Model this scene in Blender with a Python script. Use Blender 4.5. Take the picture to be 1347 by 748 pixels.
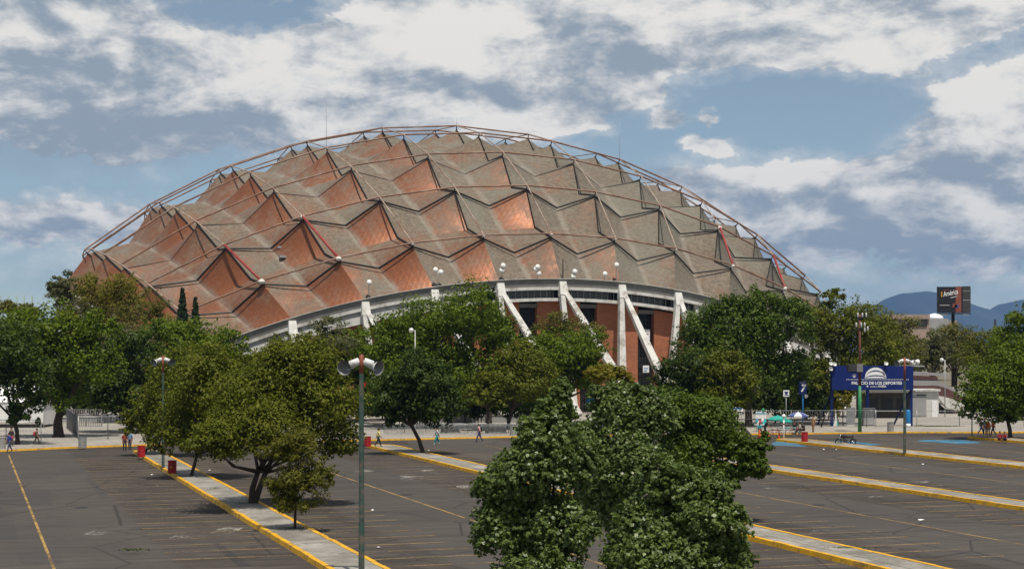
import bpy, math, random
import numpy as np
from mathutils import Vector, Matrix

# ------------------------------------------------------------------ basics
for o in list(bpy.data.objects):
    bpy.data.objects.remove(o)
SC = bpy.context.scene
COL = SC.collection
PI = math.pi
F, HZ, H, YAW = 2141.0, 460.0, 9.0, 0.3232      # focal length (px), horizon row, eye height, heading of the lot
CY, SY = math.cos(YAW), math.sin(YAW)
rnd = random.Random(7)
npr = np.random.RandomState(11)

def L(u, v, z=0.0):                 # lot coordinates -> world
    return Vector((u*CY - v*SY, u*SY + v*CY, z))
def P(px, py, Y):                   # a sight line of the photo met at distance Y
    return Vector(((px-673.5)*Y/F, Y, H + (HZ-py)*Y/F))
def G(px, py, z=0.0):               # a ground point seen at that pixel
    Y = (H-z)*F/(py-HZ)
    return Vector(((px-673.5)*Y/F, Y, z))

# ------------------------------------------------------------------ camera
cd = bpy.data.cameras.new('camera'); cam = bpy.data.objects.new('camera', cd); COL.objects.link(cam)
cam.location = (0, 0, H); cam.rotation_euler = (PI/2, 0, 0)
cd.sensor_width = 36; cd.lens = 36*F/1347; cd.shift_y = (HZ-374)/1347
cd.clip_start = 0.5; cd.clip_end = 40000
SC.camera = cam

# ------------------------------------------------------------------ sun, exposure
SUN_DIR = Vector((0.12, -0.36, 1.0)).normalized()
sd = bpy.data.lights.new('sun', 'SUN'); sd.energy = 4.7; sd.angle = math.radians(0.5); sd.color = (1.0, 0.93, 0.81)
so = bpy.data.objects.new('sun', sd); COL.objects.link(so); so.location = (0, 0, 200)
so.rotation_euler = (-SUN_DIR).to_track_quat('-Z', 'Y').to_euler()
SC.view_settings.view_transform = 'Standard'; SC.view_settings.look = 'None'
SC.view_settings.exposure = 0.0; SC.view_settings.gamma = 1.0
SC.view_settings.use_curve_mapping = False
SC.cycles.max_bounces = 6; SC.cycles.transparent_max_bounces = 8
SC.cycles.volume_bounces = 0

# ------------------------------------------------------------------ node helper
class NT:
    def __init__(s, tree): s.t = tree; s.n = tree.nodes; s.l = tree.links
    def node(s, typ, **kw):
        n = s.n.new(typ)
        for k, v in kw.items(): setattr(n, k, v)
        return n
    def put(s, sock, v):
        if hasattr(v, 'is_output') or isinstance(v, bpy.types.NodeSocket): s.l.new(v, sock)
        else:
            try: sock.default_value = v
            except Exception: sock.default_value = (*v, 1.0)
    def m(s, op, a, b=None, c=None, clamp=False):
        n = s.node('ShaderNodeMath', operation=op, use_clamp=clamp)
        s.put(n.inputs[0], a)
        if b is not None: s.put(n.inputs[1], b)
        if c is not None: s.put(n.inputs[2], c)
        return n.outputs[0]
    def mix(s, f, a, b, bt='MIX'):
        n = s.node('ShaderNodeMix', data_type='RGBA', blend_type=bt)
        n.clamp_factor = True
        s.put(n.inputs[0], f); s.put(n.inputs[6], a); s.put(n.inputs[7], b)
        return n.outputs[2]
    def ramp(s, f, lo, hi, a=0.0, b=1.0):
        n = s.node('ShaderNodeMapRange', interpolation_type='SMOOTHSTEP')
        s.put(n.inputs[0], f)
        for k, v in zip((1, 2, 3, 4), (lo, hi, a, b)): n.inputs[k].default_value = v
        return n.outputs[0]
    def noise(s, vec, scale, detail=4, rough=0.55, dist=0.0):
        n = s.node('ShaderNodeTexNoise')
        if vec is not None: s.put(n.inputs['Vector'], vec)
        n.inputs['Scale'].default_value = scale; n.inputs['Detail'].default_value = detail
        n.inputs['Roughness'].default_value = rough; n.inputs['Distortion'].default_value = dist
        return n.outputs[0]
    def mapping(s, vec, scale=(1, 1, 1), loc=(0, 0, 0), rot=(0, 0, 0)):
        n = s.node('ShaderNodeMapping')
        s.put(n.inputs[0], vec)
        n.inputs['Location'].default_value = loc; n.inputs['Rotation'].default_value = rot
        n.inputs['Scale'].default_value = scale
        return n.outputs[0]

# ------------------------------------------------------------------ world: Nishita sky and clouds
W = bpy.data.worlds.new('World'); SC.world = W; W.use_nodes = True
W.node_tree.nodes.clear()
w = NT(W.node_tree)
SKY = 0.10
sky = w.node('ShaderNodeTexSky', sky_type='NISHITA'); sky.sun_disc = False
sky.sun_elevation = math.asin(SUN_DIR.z); sky.sun_rotation = math.atan2(SUN_DIR.x, SUN_DIR.y)
sky.altitude = 2200; sky.air_density = 1.0; sky.dust_density = 1.0; sky.ozone_density = 1.0
tc = w.node('ShaderNodeTexCoord'); sep = w.node('ShaderNodeSeparateXYZ'); w.l.new(tc.outputs['Generated'], sep.inputs[0])
A = w.m('MULTIPLY', w.m('ARCTAN2', sep.outputs[0], sep.outputs[1]), 10.0)      # azimuth and height of the sky, tenths of a radian
E = w.m('MULTIPLY', w.m('ARCSINE', sep.outputs[2]), 10.0)
def comb(a, b, c=0.0):
    n = w.node('ShaderNodeCombineXYZ'); w.put(n.inputs[0], a); w.put(n.inputs[1], b); w.put(n.inputs[2], c); return n.outputs[0]
AE = comb(A, w.m('MULTIPLY', E, 1.5))
warp = w.noise(AE, 1.1, 5, 0.6); warp2 = w.noise(w.mapping(AE, loc=(7, 3, 1)), 1.1, 5, 0.6)
Aw = w.m('ADD', A, w.m('MULTIPLY', w.m('SUBTRACT', warp, 0.5), 0.85))
Ew = w.m('ADD', E, w.m('MULTIPLY', w.m('SUBTRACT', warp2, 0.5), 0.55))
def ae(px, py):
    X = (px-673.5)/F; Z = (HZ-py)/F
    return 10*math.atan(X), 10*math.atan(Z/math.sqrt(1+X*X))
def blobs(lst):
    tot = None
    for px, py, sx, sy, wt in lst:
        a, e = ae(px, py); sx = sx/214.1; sy = sy/214.1
        da = w.m('MULTIPLY', w.m('SUBTRACT', Aw, a), 1/sx); de = w.m('MULTIPLY', w.m('SUBTRACT', Ew, e), 1/sy)
        q = w.m('ADD', w.m('MULTIPLY', da, da), w.m('MULTIPLY', de, de))
        g = w.m('MULTIPLY', w.m('EXPONENT', w.m('MULTIPLY', q, -1.0)), wt)
        tot = g if tot is None else w.m('ADD', tot, g)
    return tot
COVER = blobs([
    (60, 60, 210, 70, 1.0), (170, 140, 150, 50, .55), (330, 105, 150, 55, 1.0), (520, 70, 110, 70, 1.0), (640, 40, 160, 60, 1.1),
    (520, 130, 160, 45, .8), (780, 80, 120, 60, 1.0), (930, 30, 170, 50, 1.0), (1100, 75, 110, 28, .9), (1240, 20, 190, 30, 1.0),
    (600, 165, 200, 28, .8), (760, 172, 55, 14, .7), (90, 285, 130, 26, .95), (890, 152, 34, 11, 1.7), (948, 148, 16, 11, 1.7),
    (928, 188, 34, 10, 1.7), (850, 128, 40, 14, .6), (1300, 140, 85, 60, 1.2), (1330, 200, 100, 40, .9), (1050, 225, 120, 32, 1.0),
    (1180, 265, 200, 55, .9), (980, 290, 90, 45, .7), (1280, 325, 190, 45, .7), (880, 245, 50, 20, .6), (385, 3, 50, 6, .7),
    (200, 330, 330, 30, .25), (70, 125, 190, 55, .7), (240, 190, 150, 40, .5), (60, 225, 160, 40, .35)])
NEG = blobs([(905, 168, 95, 50, .45), (1000, 165, 120, 40, .1), (370, 12, 105, 22, .9), (1060, 135, 170, 36, .6), (70, 235, 160, 30, .3), (250, 240, 110, 26, .35), (830, 180, 90, 30, .5), (1290, 75, 60, 14, .5)])
GREY = blobs([(800, 75, 95, 42, .75), (500, 112, 110, 18, .65), (60, 170, 190, 30, .5), (620, 140, 120, 20, .4), (120, 95, 130, 28, .6), (60, 210, 260, 60, .75), (300, 165, 150, 22, .6),
              (1290, 200, 110, 26, .9), (1150, 330, 260, 60, .75), (920, 45, 60, 25, .35), (60, 300, 100, 12, .6), (1130, 240, 160, 20, .25), (230, 40, 60, 60, .25), (20, 20, 120, 20, .4)])
LIGHT = blobs([(300, 110, 60, 28, .5), (440, 85, 90, 40, .45), (640, 25, 120, 40, .5), (560, 60, 60, 35, .3), (1285, 125, 60, 40, .6), (1130, 72, 70, 14, .4),
               (890, 30, 60, 25, .35), (1050, 212, 100, 16, .45), (700, 178, 100, 14, .5), (110, 275, 60, 14, .5), (1320, 20, 60, 25, .2), (1220, 315, 60, 10, .35)])
fb = w.noise(w.mapping(AE, scale=(.8, 1.15, 1)), 1.6, 9, 0.6, 0.25)
fine = w.noise(w.mapping(AE, scale=(1, 1.2, 1), loc=(3, 9, 0)), 4.5, 7, 0.62, 0.2)
def puff(vec):
    n = w.node('ShaderNodeTexVoronoi', feature='F1', voronoi_dimensions='2D'); w.put(n.inputs['Vector'], vec)
    n.inputs['Scale'].default_value = 2.3; n.inputs['Detail'].default_value = 3; n.inputs['Roughness'].default_value = .62; n.inputs['Lacunarity'].default_value = 2.3
    n.normalize = True
    return n.outputs[0]
AEw = comb(w.m('ADD', A, w.m('MULTIPLY', w.m('SUBTRACT', warp, .5), .35)), w.m('MULTIPLY', w.m('ADD', E, w.m('MULTIPLY', w.m('SUBTRACT', warp2, .5), .3)), 1.5))
pf = puff(AEw); pf2 = puff(w.mapping(AEw, loc=(.03, .12, 0)))
dens = w.m('SUBTRACT', w.m('ADD', w.m('ADD', COVER, w.m('MULTIPLY', w.m('SUBTRACT', 0.42, pf), .8)), w.m('ADD', w.m('MULTIPLY', w.m('SUBTRACT', fb, 0.5), 1.05), w.m('MULTIPLY', w.m('SUBTRACT', fine, 0.5), 0.35))), NEG)
high = w.ramp(E, 2.6, 6.0)
dens = w.m('SUBTRACT', dens, w.m('MULTIPLY', high, 0.05))
generic = w.m('MULTIPLY', w.ramp(w.m('ABSOLUTE', A), 3.6, 5.0), 0.22)          # clouds go on all round
generic2 = w.m('MULTIPLY', w.ramp(E, 2.3, 3.2), 0.10)
dens = w.m('ADD', dens, w.m('MAXIMUM', generic, generic2))
cov = w.ramp(dens, 0.28, 0.54)
veil = w.m('MULTIPLY', w.ramp(dens, -0.15, 0.5), 0.45)
cov = w.m('MAXIMUM', cov, veil)
relief = w.noise(w.mapping(AE, scale=(.8, 1.15, 1), loc=(0.10, 0.16, 0)), 1.6, 9, 0.6, 0.25)
bright = w.m('ADD', 0.57, w.m('MULTIPLY', w.m('SUBTRACT', fb, relief), 3.0))
bright = w.m('ADD', bright, w.m('ADD', w.m('MULTIPLY', w.m('SUBTRACT', fine, 0.5), 0.45), w.m('MULTIPLY', w.m('SUBTRACT', pf2, pf), .8)))
bright = w.m('SUBTRACT', w.m('ADD', bright, LIGHT), w.m('MULTIPLY', GREY, 0.62), clamp=True)
bright = w.ramp(bright, 0.0, 1.0)
CL_D = tuple(c/SKY for c in (0.30, 0.36, 0.425)); CL_B = tuple(c/SKY for c in (0.86, 0.83, 0.78))
cloud = w.mix(bright, (*CL_D, 1), (*CL_B, 1))
clear = w.mix(0.20, w.mix(1.0, sky.outputs[0], (0.84, 0.90, 0.84, 1), 'MULTIPLY'), (.55/SKY, .57/SKY, .56/SKY, 1))
skycol = w.mix(cov, clear, cloud)
lowmix = w.ramp(E, -0.3, 0.0)
skycol = w.mix(lowmix, (0.9, 0.9, 0.9, 1), skycol)
bg = w.node('ShaderNodeBackground'); bg.inputs[1].default_value = SKY; w.l.new(skycol, bg.inputs[0])
wo = w.node('ShaderNodeOutputWorld'); w.l.new(bg.outputs[0], wo.inputs[0])
W.cycles.sampling_method = 'MANUAL'; W.cycles.sample_map_resolution = 512

# ------------------------------------------------------------------ mesh builder
class MB:
    def __init__(s): s.v = []; s.f = []; s.mi = []; s.sm = []
    def add(s, verts, faces, mi=0, smooth=False):
        b = len(s.v); s.v += [tuple(x) for x in verts]
        for f in faces:
            s.f.append(tuple(b+i for i in f)); s.mi.append(mi); s.sm.append(smooth)
        return s
    def box(s, c, size, rz=0.0, mi=0, rot=None):
        x, y, z = size[0]/2, size[1]/2, size[2]/2
        M = rot if rot is not None else Matrix.Rotation(rz, 3, 'Z')
        c = Vector(c)
        vs = [c + M @ Vector(p) for p in ((-x,-y,-z),(x,-y,-z),(x,y,-z),(-x,y,-z),(-x,-y,z),(x,-y,z),(x,y,z),(-x,y,z))]
        return s.add(vs, [(0,3,2,1),(4,5,6,7),(0,1,5,4),(1,2,6,5),(2,3,7,6),(3,0,4,7)], mi)
    def beam(s, a, b, w0, h0, w1=None, h1=None, up=(0,0,1), mi=0):
        a, b = Vector(a), Vector(b); d = (b-a).normalized(); up = Vector(up)
        x = d.cross(up)
        if x.length < 1e-4: x = d.cross(Vector((1,0,0)))
        x.normalize(); y = x.cross(d)
        w1 = w0 if w1 is None else w1; h1 = h0 if h1 is None else h1
        vs = []
        for p, ww, hh in ((a, w0, h0), (b, w1, h1)):
            vs += [p + x*(sx*ww/2) + y*(sy*hh/2) for sx, sy in ((-1,-1),(1,-1),(1,1),(-1,1))]
        return s.add(vs, [(0,1,2,3),(7,6,5,4),(0,4,5,1),(1,5,6,2),(2,6,7,3),(3,7,4,0)], mi)
    def tube(s, pts, rad, n=8, mi=0, smooth=True, sq=1.0, cap=True):
        pts = [Vector(p) for p in pts]
        if not hasattr(rad, '__len__'): rad = [rad]*len(pts)
        vs = []; fs = []
        ref = Vector((0, 0, 1))
        for k, p in enumerate(pts):
            d = (pts[min(k+1, len(pts)-1)] - pts[max(k-1, 0)]).normalized()
            x = d.cross(ref)
            if x.length < 0.08: x = d.cross(Vector((0.0, 1, 0)))
            x.normalize(); y = x.cross(d)
            for q in range(n):
                a = 2*PI*q/n
                vs.append(p + x*(math.cos(a)*rad[k]) + y*(math.sin(a)*rad[k]*sq))
        for k in range(len(pts)-1):
            for q in range(n):
                fs.append((k*n+q, k*n+(q+1) % n, (k+1)*n+(q+1) % n, (k+1)*n+q))
        if cap:
            fs.append(tuple(range(n-1, -1, -1))); fs.append(tuple((len(pts)-1)*n+q for q in range(n)))
        return s.add(vs, fs, mi, smooth)
    def lathe(s, prof, c=(0,0,0), n=16, mi=0, smooth=True, M=None, cap=True):
        c = Vector(c); vs = []; fs = []
        for r, z in prof:
            for q in range(n):
                a = 2*PI*q/n; p = Vector((r*math.cos(a), r*math.sin(a), z))
                vs.append(c + (M @ p if M is not None else p))
        for k in range(len(prof)-1):
            for q in range(n):
                fs.append((k*n+q, k*n+(q+1) % n, (k+1)*n+(q+1) % n, (k+1)*n+q))
        if prof[0][0] > 1e-3 and cap: fs.append(tuple(range(n-1, -1, -1)))
        if prof[-1][0] > 1e-3 and cap: fs.append(tuple((len(prof)-1)*n+q for q in range(n)))
        return s.add(vs, fs, mi, smooth)
    def prism(s, poly, z0, z1, mi=0):
        n = len(poly)
        vs = [(p[0], p[1], z0) for p in poly] + [(p[0], p[1], z1) for p in poly]
        fs = [tuple(range(n-1, -1, -1)), tuple(range(n, 2*n))] + [(k, (k+1) % n, n+(k+1) % n, n+k) for k in range(n)]
        return s.add(vs, fs, mi)
    def mesh(s, name, mats):
        me = bpy.data.meshes.new(name); me.from_pydata(s.v, [], s.f); me.validate()
        if not isinstance(mats, (list, tuple)): mats = [mats]
        for m_ in mats: me.materials.append(m_)
        if len(me.polygons) == len(s.f):
            me.polygons.foreach_set('material_index', s.mi); me.polygons.foreach_set('use_smooth', s.sm)
        me.update(); return me
    def build(s, name, mats, parent=None):
        o = bpy.data.objects.new(name, s.mesh(name, mats)); COL.objects.link(o)
        if parent is not None: o.parent = parent
        return o

def tag(o, label, cat, group=None):
    o['label'] = label; o['category'] = cat
    if group: o['group'] = group
    return o
def thing(name, label, cat, loc=(0,0,0), rz=0.0, group=None):
    o = bpy.data.objects.new(name, None); COL.objects.link(o); o.empty_display_size = 0.3
    o.location = loc; o.rotation_euler = (0, 0, rz)
    return tag(o, label, cat, group)
def struct(o, kind='structure'):
    o['kind'] = kind; return o
def dup(root, loc, rz=None, label=None):
    r = root.copy(); COL.objects.link(r); r.location = loc
    if rz is not None: r.rotation_euler = (0, 0, rz)
    if label: r['label'] = label
    for ch in list(root.children):
        c = ch.copy(); COL.objects.link(c); c.parent = r
        for g in list(ch.children):
            d = g.copy(); COL.objects.link(d); d.parent = c
    return r

# ------------------------------------------------------------------ materials
def mat(name, col, rough=0.7, var=0.25, scale=2.0, metal=0.0, spec=0.3, bump=0.0, dirt=None, dirtscale=0.6, dirtamt=0.6):
    m_ = bpy.data.materials.new(name); m_.use_nodes = True; t = NT(m_.node_tree)
    b = t.n['Principled BSDF']; tcn = t.node('ShaderNodeTexCoord')
    nz = t.noise(tcn.outputs['Object'], scale, 6, 0.65)
    lo = tuple(c*(1-var) for c in col); hi = tuple(min(1, c*(1+var)) for c in col)
    c = t.mix(t.ramp(nz, 0.25, 0.75), (*lo, 1), (*hi, 1))
    if dirt:
        nd = t.noise(t.mapping(tcn.outputs['Object'], loc=(3, 1, 5)), dirtscale, 7, 0.7)
        c = t.mix(t.m('MULTIPLY', t.ramp(nd, 0.48, 0.66), dirtamt), c, (*dirt, 1))
    t.l.new(c, b.inputs['Base Color'])
    b.inputs['Roughness'].default_value = rough; b.inputs['Metallic'].default_value = metal
    b.inputs['Specular IOR Level'].default_value = spec
    if bump:
        bn = t.node('ShaderNodeBump'); bn.inputs['Strength'].default_value = bump; bn.inputs['Distance'].default_value = 0.05
        t.l.new(t.noise(tcn.outputs['Object'], scale*6, 5), bn.inputs['Height']); t.l.new(bn.outputs[0], b.inputs['Normal'])
    return m_
M = {}
M['white'] = mat('white_paint', (.58, .57, .54), .55, .08, 1.2, dirt=(.42, .38, .32), dirtscale=.5, dirtamt=.5)
M['concrete_white'] = mat('whitewashed_concrete', (.62, .61, .58), .8, .14, 1.1, dirt=(.30, .265, .22), dirtscale=.6, dirtamt=.8, bump=.2)
M['fascia'] = mat('grey_concrete', (.17, .165, .155), .85, .2, .7, dirt=(.15, .14, .13), dirtscale=.3)
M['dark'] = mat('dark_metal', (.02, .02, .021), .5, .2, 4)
M['glass'] = mat('dark_glass', (.015, .018, .022), .12, .2, 3, spec=.5)
M['tube_rust'] = mat('rusty_tube', (.23, .125, .085), .6, .45, .5, dirt=(.34, .29, .25), dirtscale=.35)
M['tube_pale'] = mat('weathered_tube', (.36, .28, .225), .6, .35, .5, dirt=(.17, .08, .055), dirtscale=.3, dirtamt=.8)
M['red_paint'] = mat('red_paint', (.30, .042, .035), .45, .2, 1.5, dirt=(.25, .09, .06))
M['joint'] = mat('white_joint', (.62, .6, .56), .6, .1, 2)
M['concrete'] = mat('pale_concrete', (.31, .295, .265), .9, .22, .5, dirt=(.14, .13, .115), dirtscale=.45, dirtamt=.7, bump=.15)
def slab_mat():
    m_ = bpy.data.materials.new('island_concrete'); m_.use_nodes = True; t = NT(m_.node_tree)
    b = t.n['Principled BSDF']; tcn = t.node('ShaderNodeTexCoord'); lot = t.mapping(tcn.outputs['Object'], rot=(0, 0, -YAW))
    n1 = t.noise(lot, .5, 8, .7); n2 = t.noise(lot, 4, 6, .7); n3 = t.noise(t.mapping(lot, loc=(4, 4, 4)), .25, 6, .65)
    br = t.node('ShaderNodeTexBrick'); br.inputs['Scale'].default_value = 1; br.inputs['Brick Width'].default_value = 9; br.inputs['Row Height'].default_value = 3.1; br.inputs['Mortar Size'].default_value = .035
    br.inputs['Color1'].default_value = (1, 1, 1, 1); br.inputs['Color2'].default_value = (.72, .72, .70, 1); br.inputs['Mortar'].default_value = (.3, .3, .28, 1); br.offset = 0
    t.l.new(lot, br.inputs['Vector'])
    c = t.mix(t.ramp(n1, .3, .7), (.20, .185, .16, 1), (.36, .34, .305, 1)); c = t.mix(.35, c, n2, 'OVERLAY')
    c = t.mix(1, c, br.outputs[0], 'MULTIPLY'); c = t.mix(t.m('MULTIPLY', t.ramp(n3, .5, .62), .6), c, (.12, .105, .085, 1))
    t.l.new(c, b.inputs['Base Color']); b.inputs['Roughness'].default_value = .9
    return m_
M['slab'] = slab_mat()
M['yellow'] = mat('yellow_kerb_paint', (.70, .37, .012), .6, .15, 1.3, dirt=(.20, .15, .09), dirtscale=2.0, dirtamt=.8)
M['trunk'] = mat('bark', (.055, .042, .032), .95, .4, 5, bump=.6)
M['trunk_grey'] = mat('grey_bark', (.13, .11, .09), .95, .3, 4, bump=.5)
M['pole_green'] = mat('dark_green_pole', (.011, .030, .024), .8, .4, 3, dirt=(.075, .05, .04), dirtscale=1.6, dirtamt=.8)
M['pole_lightgreen'] = mat('green_pole_paint', (.035, .22, .095), .45, .2, 1.5)
M['pole_rust'] = mat('red_oxide_pole', (.22, .06, .035), .55, .25, 2)
M['pole_brown'] = mat('brown_pole', (.14, .05, .035), .7, .25, 2)
M['galv'] = mat('galvanised_steel', (.40, .41, .41), .45, .15, 3, metal=.4)
M['lamp_white'] = mat('lamp_housing', (.66, .66, .64), .4, .08, 3)
M['lamp_in'] = mat('lamp_reflector', (.16, .16, .16), .45, .1, 6, metal=.3)
M['grey_box'] = mat('grey_box_paint', (.22, .21, .21), .6, .15, 3)
M['darkgrey'] = mat('dark_grey_box', (.05, .048, .05), .6, .2, 3)
M['blue_sign'] = mat('blue_sign_face', (.004, .018, .13), .5, .08, .8)
M['blue_post'] = mat('blue_post_paint', (.006, .018, .11), .4, .1, 1)
M['blue_mid'] = mat('mid_blue_paint', (.02, .18, .42), .45, .1, 1)
M['sign_white'] = mat('sign_white', (.80, .80, .80), .5, .03, 1)
M['drum_red'] = mat('drum_red', (.36, .012, .02), .4, .15, 3, dirt=(.25, .05, .04))
M['bin_grey'] = mat('bin_grey', (.28, .28, .27), .55, .2, 3, dirt=(.12, .11, .1))
M['orange'] = mat('cone_orange', (.75, .13, .03), .5, .05, 3)
M['rubber'] = mat('black_rubber', (.015, .015, .016), .8, .2, 5)
M['black'] = mat('black_paint', (.008, .008, .009), .6, .2, 5)
M['chrome'] = mat('chrome', (.6, .6, .6), .2, .05, 4, metal=1)
M['tarp_white'] = mat('white_canvas', (.74, .74, .73), .7, .05, .6)
M['teal'] = mat('teal_cloth', (.03, .33, .27), .7, .1, 2)
M['turq'] = mat('turquoise_cloth', (.04, .42, .46), .7, .1, 2)
M['stripe_blue'] = mat('blue_cloth', (.07, .10, .30), .7, .1, 2)
M['pink_wall'] = mat('dusty_red_wall', (.22, .13, .11), .9, .15, .8)
M['seat_red'] = mat('red_seats', (.11, .05, .048), .7, .15, 1.2)
M['wall_grey'] = mat('grey_wall', (.33, .33, .33), .8, .12, .6)
M['paper'] = mat('white_paper', (.75, .75, .73), .8, .05, 5)
M['tan_build'] = mat('tan_render', (.36, .27, .22), .9, .12, .2)
M['pale_green'] = mat('pale_green_steel', (.42, .55, .50), .6, .1, 1)
M['board'] = mat('board_black', (.018, .017, .022), .5, .3, .8)
M['board_orange'] = mat('board_orange', (.24, .07, .045), .5, .2, .8)
M['dark_wall'] = mat('dark_wall', (.07, .065, .06), .9, .3, .5)
M['skin'] = mat('skin', (.30, .16, .10), .6, .1, 8)
M['hair'] = mat('black_hair', (.012, .01, .009), .6, .2, 20)
CLOTH = {}
def cloth(c):
    if c not in CLOTH: CLOTH[c] = mat('cloth', c, .85, .12, 9)
    return CLOTH[c]

def brick_mat():
    m_ = bpy.data.materials.new('red_brick'); m_.use_nodes = True; t = NT(m_.node_tree)
    b = t.n['Principled BSDF']; tcn = t.node('ShaderNodeTexCoord')
    br = t.node('ShaderNodeTexBrick'); br.inputs['Scale'].default_value = 1.0
    br.inputs['Color1'].default_value = (.44, .155, .068, 1); br.inputs['Color2'].default_value = (.36, .12, .055, 1)
    br.inputs['Mortar'].default_value = (.22, .12, .08, 1); br.inputs['Mortar Size'].default_value = .012
    br.inputs['Brick Width'].default_value = .5; br.inputs['Row Height'].default_value = .2
    t.l.new(t.mapping(tcn.outputs['Object'], rot=(PI/2, 0, 0)), br.inputs['Vector'])
    nz = t.noise(tcn.outputs['Object'], .4, 6, .65)
    t.l.new(t.mix(t.m('MULTIPLY', t.ramp(nz, .45, .75), .5), br.outputs[0], (.17, .07, .045, 1)), b.inputs['Base Color'])
    b.inputs['Roughness'].default_value = .9
    return m_
M['brick'] = brick_mat()

def copper_mat():
    m_ = bpy.data.materials.new('weathered_copper_sheet'); m_.use_nodes = True; t = NT(m_.node_tree)
    b = t.n['Principled BSDF']; tcn = t.node('ShaderNodeTexCoord')
    at = t.node('ShaderNodeAttribute', attribute_name='weather_shade'); uv = t.node('ShaderNodeUVMap', uv_map='sheet')
    g = t.node('ShaderNodeNewGeometry')
    br = t.node('ShaderNodeTexBrick'); br.inputs['Scale'].default_value = 1
    br.inputs['Color1'].default_value = (.35, .35, .35, 1); br.inputs['Color2'].default_value = (.65, .65, .65, 1)
    br.inputs['Mortar'].default_value = (.12, .12, .12, 1); br.inputs['Mortar Size'].default_value = .035
    br.inputs['Brick Width'].default_value = .62; br.inputs['Row Height'].default_value = .36; br.inputs['Bias'].default_value = 0
    t.l.new(uv.outputs[0], br.inputs['Vector'])
    brv = t.node('ShaderNodeRGBToBW'); t.l.new(br.outputs[0], brv.inputs[0])
    n1 = t.noise(tcn.outputs['Object'], .22, 7, .68); n2 = t.noise(t.mapping(uv.outputs[0], scale=(1.2, .18, 1)), 1.0, 5, .65)
    n3 = t.noise(tcn.outputs['Object'], 1.6, 6, .7)
    f = t.m('ADD', at.outputs['Fac'], t.m('MULTIPLY', t.m('SUBTRACT', n1, .5), 1.5))
    f = t.m('ADD', f, t.m('MULTIPLY', t.m('SUBTRACT', n2, .5), .55))
    f = t.m('ADD', f, t.m('MULTIPLY', t.m('SUBTRACT', n3, .5), .45))
    f = t.ramp(f, .1, .95)
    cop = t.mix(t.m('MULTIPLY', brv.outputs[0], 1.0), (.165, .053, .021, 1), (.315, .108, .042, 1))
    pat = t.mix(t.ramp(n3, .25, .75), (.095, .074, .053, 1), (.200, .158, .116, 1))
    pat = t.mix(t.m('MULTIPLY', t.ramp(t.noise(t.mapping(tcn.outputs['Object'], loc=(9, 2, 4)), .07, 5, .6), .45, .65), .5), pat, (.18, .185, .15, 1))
    pat = t.mix(t.ramp(t.m('ADD', at.outputs['Fac'], t.m('MULTIPLY', t.m('SUBTRACT', n1, .5), .8)), .9, 1.6, 0, .5), pat, (.115, .108, .088, 1))  # darker patina; also holds the shade painted on right-facing facets
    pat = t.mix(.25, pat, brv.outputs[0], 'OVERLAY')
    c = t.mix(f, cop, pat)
    drip = t.noise(t.mapping(uv.outputs[0], scale=(2.6, .12, 1), loc=(4, 0, 0)), 1.0, 4, .6)
    c = t.mix(t.m('MULTIPLY', t.ramp(drip, .60, .75), .35), c, (.28, .235, .19, 1))
    c = t.mix(t.m('MULTIPLY', t.ramp(drip, .40, .26), .4), c, (.10, .07, .055, 1))
    va = t.node('ShaderNodeAttribute', attribute_name='valley')
    vv = t.m('MULTIPLY', t.ramp(t.m('ADD', va.outputs['Fac'], t.m('MULTIPLY', t.m('SUBTRACT', n3, .5), .12)), .86, .97), t.ramp(n1, .35, .6, .25, .8))
    c = t.mix(t.m('MULTIPLY', vv, .7), c, (.26, .23, .19, 1))
    t.l.new(c, b.inputs['Base Color'])
    t.l.new(t.m('MULTIPLY', t.m('SUBTRACT', 1.0, f), .42), b.inputs['Metallic'])
    t.l.new(t.ramp(f, 0, 1, .48, .78), b.inputs['Roughness'])
    bn = t.node('ShaderNodeBump'); bn.inputs['Strength'].default_value = .3; bn.inputs['Distance'].default_value = .06
    t.l.new(t.m('ADD', brv.outputs[0], n3), bn.inputs['Height']); t.l.new(bn.outputs[0], b.inputs['Normal'])
    return m_
M['copper'] = copper_mat()

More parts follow.
